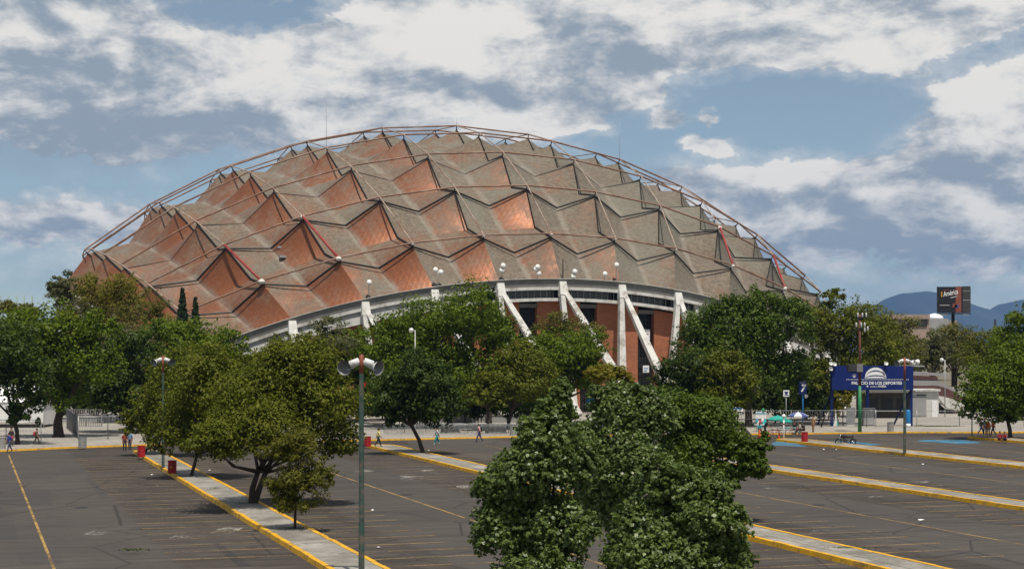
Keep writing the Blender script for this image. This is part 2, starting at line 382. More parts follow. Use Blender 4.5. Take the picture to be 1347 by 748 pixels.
def asphalt_mat(name, base, worn):
    m_ = bpy.data.materials.new(name); m_.use_nodes = True; t = NT(m_.node_tree)
    b = t.n['Principled BSDF']; tcn = t.node('ShaderNodeTexCoord')
    lot = t.mapping(tcn.outputs['Object'], rot=(0, 0, -YAW))
    n1 = t.noise(lot, .07, 7, .62); n2 = t.noise(t.mapping(lot, scale=(.5, .06, 1)), 1.0, 5, .6); n3 = t.noise(lot, 3.5, 6, .75)
    n4 = t.noise(t.mapping(lot, scale=(.10, .5, 1), loc=(5, 5, 0)), 1.0, 6, .65)
    c = t.mix(t.ramp(n1, .3, .7), (*base, 1), (*worn, 1))
    c = t.mix(t.m('MULTIPLY', t.ramp(n2, .5, .7), .35), c, tuple(x*.6 for x in base)+(1,))
    c = t.mix(t.m('MULTIPLY', t.ramp(n4, .56, .74), .45), c, (.145, .125, .105, 1))
    c = t.mix(.55, c, t.mix(n3, (.25, .25, .25, 1), (.78, .78, .78, 1)), 'OVERLAY')
    n5 = t.noise(t.mapping(lot, scale=(.16, 1.6, 1), loc=(2, 8, 0)), 1.0, 5, .6)
    c = t.mix(t.m('MULTIPLY', t.ramp(n5, .50, .66), .6), c, (.026, .022, .020, 1))
    c = t.mix(t.m('MULTIPLY', t.ramp(n5, .46, .32), .45), c, (.125, .108, .094, 1))
    sx = t.node('ShaderNodeSeparateXYZ'); t.l.new(lot, sx.inputs[0])
    um = t.m('ADD', sx.outputs[0], t.m('MULTIPLY', t.m('SUBTRACT', n1, .5), 2.2))
    dd = t.m('ABSOLUTE', t.m('SUBTRACT', t.m('MODULO', t.m('ADD', um, 217.1), 21.0), 10.5))
    c = t.mix(t.ramp(dd, 5.3, 4.7, 0, .40), c, (.085, .077, .072, 1))
    sp = t.noise(lot, .55, 4, .6)
    c = t.mix(t.m('MULTIPLY', t.ramp(sp, .70, .76), .55), c, (.02, .02, .022, 1))
    vo = t.node('ShaderNodeTexVoronoi', feature='DISTANCE_TO_EDGE'); vo.inputs['Scale'].default_value = .14
    wv = t.node('ShaderNodeMix', data_type='VECTOR'); wv.inputs[0].default_value = .12
    nn = t.node('ShaderNodeTexNoise'); nn.inputs['Scale'].default_value = .5; t.l.new(lot, nn.inputs['Vector'])
    t.l.new(lot, wv.inputs[4]); t.l.new(nn.outputs[1], wv.inputs[5]); t.l.new(wv.outputs[1], vo.inputs['Vector'])
    c = t.mix(t.m('MULTIPLY', t.ramp(vo.outputs[0], .012, .003), .6), c, (.022, .021, .02, 1))
    t.l.new(c, b.inputs['Base Color']); b.inputs['Roughness'].default_value = .9; b.inputs['Specular IOR Level'].default_value = .2
    return m_
M['asphalt'] = asphalt_mat('asphalt', (.045, .038, .033), (.075, .063, .055))
M['patch'] = asphalt_mat('asphalt_patch', (.035, .032, .031), (.05, .045, .043))

def paint_mat(name, col, wear):
    m_ = bpy.data.materials.new(name); m_.use_nodes = True; t = NT(m_.node_tree)
    b = t.n['Principled BSDF']; tcn = t.node('ShaderNodeTexCoord')
    n1 = t.noise(tcn.outputs['Object'], .35, 6, .65); n2 = t.noise(tcn.outputs['Object'], 4.5, 5, .7)
    f = t.ramp(t.m('ADD', t.m('MULTIPLY', n1, .6), t.m('MULTIPLY', n2, .4)), wear-.08, wear+.10)
    b.inputs['Base Color'].default_value = (*col, 1); b.inputs['Roughness'].default_value = .8
    tr = t.node('ShaderNodeBsdfTransparent'); mx = t.node('ShaderNodeMixShader')
    t.l.new(f, mx.inputs[0]); t.l.new(tr.outputs[0], mx.inputs[1]); t.l.new(b.outputs[0], mx.inputs[2])
    t.l.new(mx.outputs[0], t.n['Material Output'].inputs[0])
    return m_
M['line_stall'] = paint_mat('worn_stall_paint', (.30, .19, .065), .475)
M['line_lane'] = paint_mat('worn_lane_paint', (.36, .22, .06), .46)
M['line_white'] = paint_mat('worn_white_paint', (.42, .40, .36), .56)
M['paint_blue'] = paint_mat('worn_blue_paint', (.04, .17, .29), .44)

def plaza_mat():
    m_ = bpy.data.materials.new('plaza_concrete'); m_.use_nodes = True; t = NT(m_.node_tree)
    b = t.n['Principled BSDF']; tcn = t.node('ShaderNodeTexCoord'); lot = t.mapping(tcn.outputs['Object'], rot=(0, 0, -YAW))
    n1 = t.noise(lot, .12, 7, .65); n2 = t.noise(t.mapping(lot, scale=(.08, .8, 1)), 1, 6, .6)
    c = t.mix(t.ramp(n1, .3, .7), (.27, .245, .215, 1), (.38, .35, .31, 1))
    c = t.mix(t.m('MULTIPLY', t.ramp(n2, .52, .7), .5), c, (.19, .17, .15, 1))
    br = t.node('ShaderNodeTexBrick'); br.inputs['Scale'].default_value = .3; br.inputs['Mortar Size'].default_value = .012
    br.inputs['Color1'].default_value = (1, 1, 1, 1); br.inputs['Color2'].default_value = (.88, .88, .88, 1); br.inputs['Mortar'].default_value = (.55, .55, .55, 1)
    t.l.new(lot, br.inputs['Vector']); c = t.mix(1, c, br.outputs[0], 'MULTIPLY')
    t.l.new(c, b.inputs['Base Color']); b.inputs['Roughness'].default_value = .9
    return m_
M['plaza'] = plaza_mat()
M['earth'] = mat('earth', (.15, .13, .09), .95, .3, .05)
M['grass'] = mat('grass_tuft', (.06, .085, .025), .8, .35, 6)

def leaf_mat(name, a, b_, rough=.5, trans=.28, spec=.35):
    m_ = bpy.data.materials.new(name); m_.use_nodes = True; t = NT(m_.node_tree)
    b = t.n['Principled BSDF']; g = t.node('ShaderNodeNewGeometry')
    tcn = t.node('ShaderNodeTexCoord'); nz = t.noise(tcn.outputs['Object'], .55, 4, .6)
    f = t.m('ADD', t.m('MULTIPLY', g.outputs['Random Per Island'], .6), t.m('MULTIPLY', t.ramp(nz, .3, .7), .4))
    c = t.mix(f, (*a, 1), (*b_, 1))
    t.l.new(c, b.inputs['Base Color']); b.inputs['Roughness'].default_value = rough; b.inputs['Specular IOR Level'].default_value = spec
    tl = t.node('ShaderNodeBsdfTranslucent')
    t.l.new(t.mix(1, c, (1.3, 1.5, .6, 1), 'MULTIPLY'), tl.inputs[0])
    mx = t.node('ShaderNodeMixShader'); mx.inputs[0].default_value = trans
    t.l.new(b.outputs[0], mx.inputs[1]); t.l.new(tl.outputs[0], mx.inputs[2]); t.l.new(mx.outputs[0], t.n['Material Output'].inputs[0])
    return m_
LF = {
 'bright': leaf_mat('bright_green_leaves', (.050, .084, .004), (.140, .185, .010), trans=.26, spec=.15),
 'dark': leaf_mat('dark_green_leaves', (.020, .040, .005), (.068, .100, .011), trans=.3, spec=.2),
 'olive': leaf_mat('olive_leaves', (.056, .068, .005), (.160, .172, .016), trans=.24, spec=.12),
 'willow': leaf_mat('willow_leaves', (.115, .105, .012), (.220, .190, .030), trans=.35, spec=.15),
 'brown': leaf_mat('brownish_olive_leaves', (.080, .078, .014), (.160, .148, .028), trans=.3, spec=.15),
 'poplar': leaf_mat('glossy_poplar_leaves', (.042, .074, .011), (.165, .220, .056), .42, .28, .45),
 'ficus': leaf_mat('dense_glossy_leaves', (.030, .062, .003), (.100, .145, .010), .5, .25, .25),
 'conifer': leaf_mat('conifer_needles', (.014, .030, .012), (.032, .055, .020), .6, .1, .15),
 'feather': leaf_mat('feathery_olive_needles', (.075, .080, .008), (.155, .148, .022), .6, .3, .15),
 'yellow': leaf_mat('yellowish_leaves', (.15, .14, .012), (.26, .22, .03), trans=.35, spec=.15),
 'grey': leaf_mat('grey_green_leaves', (.075, .080, .028), (.16, .155, .075), .6, .25, .15),
}

# ------------------------------------------------------------------ ground, lot, kerbs
mb = MB(); mb.add([(-2900, -280, 0), (2900, -280, 0), (6900, 14000, 0), (-2900, 14000, 0)], [(0, 1, 2, 3)])
struct(mb.build('ground', M['earth']))
KERB = [(-90, 138), (-40, 144), (-10, 148.5), (2.8, 150.7), (8, 153.4), (13.6, 155.2), (25, 156.3), (38.6, 157.2), (53, 158.5), (66, 157.6), (78, 155.6), (87.5, 154.4), (95.8, 153.6), (108, 149.6), (125, 144), (160, 132)]
mb = MB(); poly = [L(u, v) for u, v in KERB]
lot = [L(160, -30), L(160, 132)] + poly[::-1][1:] + [L(-90, -30)]
mb.add([(p.x, p.y, .010) for p in lot], [tuple(range(len(lot)))])
struct(mb.build('parking_lot', M['asphalt']))
# raised plaza behind the kerb
mb = MB(); pl = [L(u, v+.25) for u, v in KERB] + [L(230, 330), L(-170, 330)]
mb.prism([(p.x, p.y) for p in pl], .002, .13)
struct(mb.build('plaza', M['plaza']))
mb = MB()
pts = [L(u, v) for u, v in KERB]
def kerb_strip(mb, uvs, wdt, h, side=1, z0=.0):
    """a painted kerb stone along a line, cut in lengths"""
    for k in range(len(uvs)-1):
        a, b = Vector((*uvs[k], 0)), Vector((*uvs[k+1], 0)); d = b-a; n = max(1, int(d.length/1.2))
        nn = Vector((-d.y, d.x, 0)).normalized()*side
        for q in range(n):
            p0, p1 = a + d*(q/n), a + d*((q+.985)/n)
            hh = h + rnd.uniform(-.012, .012); o_ = nn*rnd.uniform(-.015, .015)
            A0, A1, B0, B1 = p0+o_, p1+o_, p0+o_+nn*wdt, p1+o_+nn*wdt
            lo = [L(x.x, x.y, z0) for x in (A0, A1, B1, B0)]
            ins = nn*.03
            hi = [L(x.x, x.y, z0+hh) for x in (A0+ins, A1+ins, B1, B0)]
            fs = [(4,5,6,7),(0,1,5,4),(1,2,6,5),(2,3,7,6),(3,0,4,7)]
            if side < 0: fs = [f[::-1] for f in fs]
            mb.add(lo+hi, fs)
kerb_strip(mb, KERB, .3, .16)
struct(mb.build('kerb', M['yellow']))
ISL = [(13.75, 16.15, 20, 145.9), (35.0, 37.6, 20, 147.2), (56.0, 58.4, 20, 146.0), (75.6, 78.5, 20, 144.6), (96.3, 98.9, 20, 142.6), (117, 119.5, 20, 140)]
for k, (u0, u1, v0, v1) in enumerate(ISL):
    mb = MB(); rr = (u1-u0)*.5
    end = [(u1-.1, v1-rr*.5), (u1-.45, v1-.35), (u0+rr, v1-.1), (u0+.35, v1-.25), (u0+.1, v1-rr*.5)]
    ring = [(u0+.2, v0), (u1-.2, v0), (u1-.2, v1-rr*.5), (u0+rr+.4, v1-.25), (u0+rr-.4, v1-.25), (u0+.2, v1-rr*.5)]
    mb.prism([(L(u, v).x, L(u, v).y) for u, v in ring], .002, .21)
    struct(mb.build('parking_island', M['slab']))
    mb = MB()
    kerb_strip(mb, [(u0, v0), (u0, v1-rr*.5), (u0+rr-.5, v1), (u0+rr+.5, v1), (u1, v1-rr*.5), (u1, v0)], .27, .235, -1)
    struct(mb.build('island_kerb', M['yellow']))
# painted markings
def strip(mb, u0, v0, u1, v1, wd, z):
    a, b = L(u0, v0), L(u1, v1); d = (b-a).normalized(); n = Vector((-d.y, d.x, 0))*wd/2
    mb.add([(p.x, p.y, z) for p in (a-n, b-n, b+n, a+n)], [(0, 1, 2, 3)])
st, ln = MB(), MB()
for k, (u0, u1, v0, v1) in enumerate(ISL):
    v = 30.0
    while v < v1-4:
        for a, b in ((u0-5.4, u0-.25), (u1+.25, u1+5.4)):
            j = rnd.uniform(-.12, .12)
            if rnd.random() < .93: strip(st, a, v+j, b, v+j+rnd.uniform(-.08, .08), .15, .0180)
        v += 2.55
for u in (3.4, 25.3, 46.3, 67.2, 87.5):
    v = 25.0
    while v < 140.5:
        strip(ln, u, v, u, v+5.75, .13, .0185); v += 5.77
struct(st.build('stall_markings', M['line_stall'])); struct(ln.build('lane_markings', M['line_lane']))
mb = MB()
for px, py, wd, ht in ((540, 628, 40, 2.0), (610, 640, 20, 1.6), (560, 618, 26, 1.2), (130, 700, 30, 1.5), (300, 697, 46, 1.6), (645, 690, 30, 2), (1010, 640, 50, 1.6), (1160, 655, 40, 1.4), (1230, 640, 60, 1.5), (1080, 700, 40, 1.5), (480, 620, 30, 1.2), (1200, 633, 60, 1.2), (240, 705, 30, 1.5), (1030, 605, 60, 1.2)):
    g = G(px, py); ww = wd*g.y/F
    n = 14; ring = []
    for q in range(n):
        a = 2*PI*q/n; r_ = rnd.uniform(.6, 1.15)
        ring.append((g.x+math.cos(a)*ww*.5*r_, g.y+math.sin(a)*ht*r_, .0145))
    mb.add(ring, [tuple(range(n))])
struct(mb.build('worn_patches', M['line_white']))
mb = MB()
for px0, px1, y0, y1 in ((-40, 36, 635, 642), (-30, 70, 643, 664), (-20, 24, 684, 712), (28, 84, 726, 741), (-40, 8, 664, 681)):
    a, b, c, d = G(px0, y1), G(px1, y1), G(px1-6, y0), G(px0-6, y0)
    mb.add([(p.x, p.y, .0142) for p in (a, b, c, d)], [(0, 1, 2, 3)])
struct(mb.build('asphalt_patches', M['patch']))
mb = MB()
for ring in ([(1012, 585), (1063, 587.5), (1040, 580.5), (1022, 579.8)], [(1070, 583), (1128, 587), (1160, 584.5), (1122, 580.5), (1078, 580)], [(1206, 580), (1262, 583.6), (1292, 582), (1268, 578.3), (1215, 578.4)]):
    mb.add([(G(x, y).x, G(x, y).y, .0150) for x, y in ring], [tuple(range(len(ring)))])
struct(mb.build('blue_bay_markings', M['paint_blue']))
mb = MB()
for x, y in ((1028, 582.5), (1098, 583.4), (1244, 581)):
    g = G(x, y)
    for q in range(24):
        if q % 6 == 5: continue
        a, b = 2*PI*q/24, 2*PI*(q+1)/24
        mb.add([(g.x+math.cos(t_)*r_*1.0, g.y+math.sin(t_)*r_*2.2, .0195) for t_, r_ in ((a, .7), (b, .7), (b, .95), (a, .95))], [(0, 1, 2, 3)])
    mb.add([(g.x+dx, g.y+dy, .0195) for dx, dy in ((-.12, 1), (.12, 1), (.12, 3.6), (-.12, 3.6))], [(0, 1, 2, 3)])
struct(mb.build('white_bay_symbols', M['line_white']))
mb = MB()
for q in range(150):
    u = rnd.choice((13.9, 16, 35.2, 37.4, 56.2, 58.2, 75.8, 78.3)) + rnd.choice((-1, 1))*rnd.uniform(1.2, 4.2); v = rnd.uniform(55, 148)
    if any(a-.3 < u < b+.3 for a, b, _, _ in ISL): continue
    g = L(u, v); r0 = rnd.uniform(.12, .5); n = 9
    mb.add([(g.x+math.cos(2*PI*k/n)*r0*rnd.uniform(.6, 1.2), g.y+math.sin(2*PI*k/n)*r0*rnd.uniform(.7, 1.5), .0149) for k in range(n)], [tuple(range(n))])
struct(mb.build('oil_stains', M['patch']))
mb = MB()
for u, v, du, dv in ((21, 88, 2.2, .5), (24, 72, 1.2, 5), (45, 78, 3.5, .6), (29, 118, .5, 14), (8, 110, .5, 16), (50, 96, 5, .5), (62, 108, .5, 12), (31, 96, 3, 1.6), (42, 68, .45, 18), (67, 118, 3, 1.2), (22, 128, 4, .7), (3, 128, 5, 1.4), (9, 84, 2.6, 1.2), (11, 72, .5, 9), (82, 118, 2, 5)):
    a = [L(u-du/2, v-dv/2), L(u+du/2, v-dv/2+.1), L(u+du/2-.1, v+dv/2), L(u-du/2+.08, v+dv/2)]
    mb.add([(p.x, p.y, .0146) for p in a], [(0, 1, 2, 3)])
struct(mb.build('repair_patches', M['patch']))
mh = [(25.9, 98, 'round iron manhole cover near the lane line'), (46.9, 84, 'round iron manhole cover in the right lane'), (6.2, 96, 'round iron manhole cover in the left lane')]
for u, v, lb in mh:
    m2 = MB(); m2.lathe([(.36, .011), (.36, .024), (.33, .026), (.02, .026)], n=20, smooth=False); o = m2.build('manhole_cover', M['dark']); o.location = L(u, v); tag(o, lb, 'manhole cover')
# grass tufts by the fence and on the islands
gv = []; gf = []
for cx_, cy_, spread, nn in [(G(1236, 562).x, G(1236, 562).y, (2.4, .5), 500), (G(1210, 561).x, G(1210, 561).y, (.5, .4), 90)] + [(L(37.2, 64).x, L(37.2, 64).y, (.9, .3), 200), (L(15.4, 79.6).x, L(15.4, 79.6).y, (.9, .5), 260), (L(15.2, 93.6).x, L(15.2, 93.6).y, (.8, .5), 160), (G(680, 722).x, G(680, 722).y, (1.0, .4), 160), (G(175, 728).x, G(175, 728).y, (.6, .3), 80), (L(15, 104).x, L(15, 104).y, (.5, .9), 120)]:
    for q in range(nn):
        x = cx_+npr.normal()*spread[0]*.5; y = cy_+npr.normal()*spread[1]*.5; h_ = npr.uniform(.05, .16 if spread[0] > 1.2 else .1); a = npr.uniform(0, PI)
        z0 = .13 if cy_ > 150 else (.0 if cx_ < -25 else .17); b0 = len(gv)
        gv += [(x-.04*math.cos(a), y-.04*math.sin(a), z0), (x+.04*math.cos(a), y+.04*math.sin(a), z0), (x+npr.normal()*.05, y+npr.normal()*.05, z0+h_)]
        gf.append((b0, b0+1, b0+2))
mb = MB(); mb.add(gv, gf); struct(mb.build('grass_tufts', M['grass']), 'stuff')

# ------------------------------------------------------------------ mountain and haze
prof = [(900, 452), (1000, 445), (1060, 438), (1100, 425), (1130, 411), (1150, 400), (1165, 391), (1185, 382.5), (1200, 382), (1218, 379.5), (1235, 383), (1260, 392), (1285, 401), (1303, 406), (1318, 397), (1347, 391), (1400, 389), (1480, 396), (1560, 405), (1700, 428), (1800, 450)]
mb = MB(); YM = 12000; NX, NY = 180, 26; vs = []; fs = []
for a in range(NX):
    px = 900 + 900*a/(NX-1)
    py = np.interp(px, [p[0] for p in prof], [p[1] for p in prof])
    hz_ = (HZ-py)*YM/F + H
    for b in range(NY):
        q = b/(NY-1)*2-1
        fall = max(0, 1-abs(q))**.85
        rid = 1 - .22*abs(math.sin(a*.42+q*3))*(1-fall) - .12*abs(math.sin(a*1.3+q*5+1))*(1-fall)
        vs.append(((px-673.5)*YM/F + 40*math.sin(a*.9+q*6)*(1-fall), YM + q*1700, max(-.5, hz_*fall*rid)))
for a in range(NX-1):
    for b in range(NY-1):
        fs.append((a*NY+b, (a+1)*NY+b, (a+1)*NY+b+1, a*NY+b+1))
mb.add(vs, fs, 0, True)
M['mountain'] = mat('mountain_scrub', (.022, .032, .028), .95, .5, .0016)
struct(mb.build('mountain', M['mountain']))
HAZE_D = 5.5e-5
mb = MB(); mb.box((2000, 6900, 254.5), (10200, 14500, 511))
hm = bpy.data.materials.new('haze'); hm.use_nodes = True; t = NT(hm.node_tree); t.n.clear()
pv = t.node('ShaderNodeVolumePrincipled'); pv.inputs['Color'].default_value = (.25, .48, .95, 1); pv.inputs['Density'].default_value = HAZE_D; pv.inputs['Anisotropy'].default_value = 0.1
ou = t.node('ShaderNodeOutputMaterial'); t.l.new(pv.outputs[0], ou.inputs['Volume'])
struct(mb.build('haze', hm), 'stuff')

# ------------------------------------------------------------------ the domed arena
R = 92.5; S = 0.1421; DC = Vector((-.1469*R, 3.1283*R, 0)); ZC = H - .5812*R
arena = thing('sports_arena', 'huge domed sports arena with faceted copper roof and white buttresses', 'arena', DC, YAW)
def sph(i, j, drop=0.0):
    a, b = math.tan(i*S), math.tan(j*S); k = (R-drop)/math.sqrt(a*a+b*b+1)
    return Vector((a*k, b*k, ZC+k))
EJ = 5.57
AP, LOW, CEN = .5, 3.25, 3.55
def eave_drop(i): return 1.9 + .0
def corner(i, j, di, dj):
    """the corners of one facet of the pyramid at node (i,j)"""
    oi = abs(i+di*.5) > 5.01 and di != 0; oj = abs(j+dj*.5) > 5.01 and dj != 0
    ii = math.copysign(EJ, di) if oi else i+di*.5
    jj = math.copysign(EJ, dj) if oj else j+dj*.5
    n = sph(i, j, AP)
    a = sph(ii, j, 1.9 if oi else LOW); b = sph(i, jj, 1.9 if oj else LOW)
    c = sph(ii, jj, 2.1 if (oi or oj) else CEN)
    return n, a, b, c
def pyramid(mbl, i, j):
    NSUB = 6
    for di in (-1, 1):
        for dj in (-1, 1):
            n, a, b, c = corner(i, j, di, dj)
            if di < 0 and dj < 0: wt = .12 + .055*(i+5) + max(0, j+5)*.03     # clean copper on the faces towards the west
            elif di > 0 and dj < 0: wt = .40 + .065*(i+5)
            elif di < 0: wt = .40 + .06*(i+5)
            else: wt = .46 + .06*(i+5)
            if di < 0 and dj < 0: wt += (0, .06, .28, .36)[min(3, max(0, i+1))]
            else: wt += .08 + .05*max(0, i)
            if di > 0 and dj < 0: wt += .12 + .04*max(0, i+2)  # front faces turned right: shade painted in as darker patina
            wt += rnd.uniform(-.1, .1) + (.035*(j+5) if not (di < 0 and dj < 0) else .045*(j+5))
            la = (a-n).length; lb = (b-n).length
            base = len(mbl['v'])
            for p in range(NSUB+1):
                for q in range(NSUB+1):
                    x, y = p/NSUB, q/NSUB
                    mbl['v'].append(n*(1-x)*(1-y) + a*x*(1-y) + b*(1-x)*y + c*x*y)
                    mbl['uv'].append((x*la, y*lb)); mbl['val'].append(x)
            for p in range(NSUB):
                for q in range(NSUB):
                    f = [base+p*(NSUB+1)+q, base+(p+1)*(NSUB+1)+q, base+(p+1)*(NSUB+1)+q+1, base+p*(NSUB+1)+q+1]
                    if di*dj < 0: f = f[::-1]
                    mbl['f'].append(f); mbl['w'].append(wt)
def pyr_mesh(lst, name):
    d = dict(v=[], f=[], w=[], uv=[], val=[])
    for i, j in lst: pyramid(d, i, j)
    me = bpy.data.meshes.new(name); me.from_pydata([tuple(x) for x in d['v']], [], d['f'])
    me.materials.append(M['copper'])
    at = me.attributes.new('weather_shade', 'FLOAT', 'FACE'); at.data.foreach_set('value', d['w'])
    va = me.attributes.new('valley', 'FLOAT', 'POINT'); va.data.foreach_set('value', d['val'])
    uvl = me.uv_layers.new(name='sheet')
    uvs = []
    for lp in me.loops: uvs += d['uv'][lp.vertex_index]
    uvl.data.foreach_set('uv', uvs)
    # weld the four facets of each pyramid into one skin
    import bmesh
    bm = bmesh.new(); bm.from_mesh(me); bmesh.ops.remove_doubles(bm, verts=bm.verts, dist=.002); bm.to_mesh(me); bm.free()
    o = bpy.data.objects.new(name, me); COL.objects.link(o); o.parent = arena
    return o
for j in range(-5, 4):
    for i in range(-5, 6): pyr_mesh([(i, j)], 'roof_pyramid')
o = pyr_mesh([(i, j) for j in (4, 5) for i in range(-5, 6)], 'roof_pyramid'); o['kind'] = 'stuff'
# lattice of steel arches standing over the roof, and the dark rib that follows every ridge
for k in range(-5, 6):
    for ax in (0, 1):
        top = []; rib = []
        for q in range(-5, 6):
            top.append(sph(k, q, -.28) if ax else sph(q, k, -.28))
        top = [p for q, t0 in enumerate(top) for p in (([t0.lerp(top[q-1], .03)] if q else []) + [t0] + ([t0.lerp(top[q+1], .03)] if q < 10 else []))]
        e0, e1 = (sph(k, -EJ, 1.55), sph(k, EJ, 1.55)) if ax else (sph(-EJ, k, 1.55), sph(EJ, k, 1.55))
        if k in (-4, -3, 3, 4) and ax == 1:
            MB().tube([top[0], top[3]], .19, 6).build('red_brace', M['red_paint'], arena)
        MB().tube(top, .095 if ax else .14, 6).build('roof_arch', M['tube_pale'] if ax else M['tube_rust'], arena)
        for q in range(-10, 11):
            h_ = q/2; odd = q % 2
            rib.append(sph(k, h_, (LOW if odd else AP)-.12) if ax else sph(h_, k, (LOW if odd else AP)-.12))
        m2 = MB()
        if ax or k < -3: m2.tube(rib, .085 if ax else .06, 4, sq=2.2, smooth=False)
        for q in range(-5, 6):                       # short posts that carry the arch on the peaks
            if ax: m2.tube([sph(k, q, AP-.1), sph(k, q, -.2)], .09, 5)
        if m2.v: m2.build('roof_rib', M['dark'], arena)
for i, j, r_ in ((-4, -5, .55), (-3, -5, .5), (-3, -4, .42), (3, -5, .4), (3, -4, .5), (-2, -5, .3), (-1, -5, .3), (0, -5, .33), (1, -5, .3), (2, -5, .3), (4, -5, .45), (-2, -3, .3), (-1, -3, .22), (-3, -2, .25), (4, -4, .25)):
    m2 = MB(); n = 8
    m2.lathe([(.02, -r_*.7), (r_*.8, -r_*.5), (r_, 0), (r_*.7, r_*.55), (.02, r_*.75)], sph(i, j, -.1), 8, smooth=False)
    m2.build('arch_joint', M['joint'], arena)
for (i, j) in ((-3.47, -4.28), (-3.40, -4.06)):
    c0 = sph(i, j, LOW-.15); MB().box(c0, (.9, .9, .3), 0).build('skylight', M['wall_grey'], arena)

# eaves and walls on each of the four sides
def eave_pt(i, out, dz):
    e = sph(i, -EJ, 1.95)
    return Vector((e.x, e.y-out, e.z+dz))
def loft(profile, i0, i1, n, mi=0, closed=True):
    m2 = MB(); vs = []; fs = []; k = len(profile)
    for a in range(n+1):
        ii = i0+(i1-i0)*a/n
        for o_, dz in profile: vs.append(eave_pt(ii, o_, dz))
    for a in range(n):
        for b in range(k if closed else k-1):
            fs.append((a*k+b, a*k+(b+1) % k, (a+1)*k+(b+1) % k, (a+1)*k+b))
    if closed: fs.append(tuple(range(k))); fs.append(tuple(n*k+b for b in range(k-1, -1, -1)))
    m2.add(vs, fs, mi); return m2
def side_objects(side):
    rots = [0, PI/2, PI, -PI/2][side]
    made = []
    def put(m2, name, mt):
        o = m2.build(name, mt, arena); o.rotation_euler = (0, 0, rots); made.append(o); return o
    put(loft([(-.35, .02), (.42, .04), (.30, -1.08), (-.35, -1.08)], -EJ, EJ, 60), 'eave_fascia', M['fascia'])
    put(loft([(-.35, -1.085), (.62, -1.085), (.62, -1.5), (-.35, -1.5)], -EJ, EJ, 60), 'eave_ledge', M['concrete_white'])
    put(loft([(.45, .045), (.62, .045), (.62, .12), (.45, .12)], -EJ, EJ, 60), 'gutter_lip', M['concrete_white'])
    put(loft([(-1.1, -2.62), (.5, -2.62), (.5, -3.05), (-1.1, -3.05)], -1.75, 2.35, 30), 'window_sill_band', M['concrete_white'])
    for a, b in ((-EJ+.05, -1.75), (2.35, EJ-.05)):
        put(loft([(-1.1, -1.505), (-.1, -1.505), (-.1, -2.1), (.35, -2.1), (.35, -3.25), (-1.1, -3.25)], a, b, 30), 'white_band', M['concrete_white'])
    win = put(loft([(-.75, -1.505), (-.6, -1.505), (-.6, -2.615), (-.75, -2.615)], -1.75, 2.35, 30), 'clerestory_window', M['glass'])
    m2 = MB(); i = -1.75
    while i <= 2.35:
        a, b = eave_pt(i, -.55, -1.51), eave_pt(i, -.55, -2.61); m2.beam(a, b, .07, .12, up=(0, 1, 0)); i += .1025
    o = m2.build('mullion', M['wall_grey'], win); o.rotation_euler = (0, 0, 0)
    # brick piers between tall dark openings, one behind each buttress
    for i in range(-5, 6):
        lo, hi = max(i-.355, -EJ+.1), min(i+.355, EJ-.1)
        a, b = eave_pt(lo, 0, 0), eave_pt(hi, 0, 0)
        yb = max(a.y, b.y)+.9; m2 = MB()
        tops = [(lo, -3.06), (hi, -3.06)]
        if not (-1.75 < lo and hi < 2.35): tops = [(lo, -3.26), (hi, -3.26)]
        za, zb = a.z+tops[0][1], b.z+tops[1][1]
        m2.add([(a.x, a.y+.9, .13), (b.x, b.y+.9, .13), (b.x, b.y+2.2, .13), (a.x, a.y+2.2, .13), (a.x, a.y+.9, za), (b.x, b.y+.9, zb), (b.x, b.y+2.2, zb), (a.x, a.y+2.2, za)],
               [(0,3,2,1),(4,5,6,7),(0,1,5,4),(1,2,6,5),(2,3,7,6),(3,0,4,7)])
        put(m2, 'brick_pier', M['brick'])
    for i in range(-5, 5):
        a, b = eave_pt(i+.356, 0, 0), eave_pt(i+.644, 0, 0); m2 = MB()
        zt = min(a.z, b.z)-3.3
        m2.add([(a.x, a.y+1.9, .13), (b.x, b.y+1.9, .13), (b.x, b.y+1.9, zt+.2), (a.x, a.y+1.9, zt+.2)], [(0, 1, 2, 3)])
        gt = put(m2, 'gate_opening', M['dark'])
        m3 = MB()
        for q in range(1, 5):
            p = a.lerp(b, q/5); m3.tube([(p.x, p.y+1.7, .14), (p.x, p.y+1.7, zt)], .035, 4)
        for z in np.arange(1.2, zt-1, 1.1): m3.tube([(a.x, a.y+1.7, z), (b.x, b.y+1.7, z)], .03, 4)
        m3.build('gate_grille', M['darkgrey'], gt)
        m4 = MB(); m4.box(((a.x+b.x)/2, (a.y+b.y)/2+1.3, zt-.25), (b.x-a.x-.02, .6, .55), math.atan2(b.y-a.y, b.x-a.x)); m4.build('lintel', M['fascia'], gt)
for s_ in range(4): side_objects(s_)
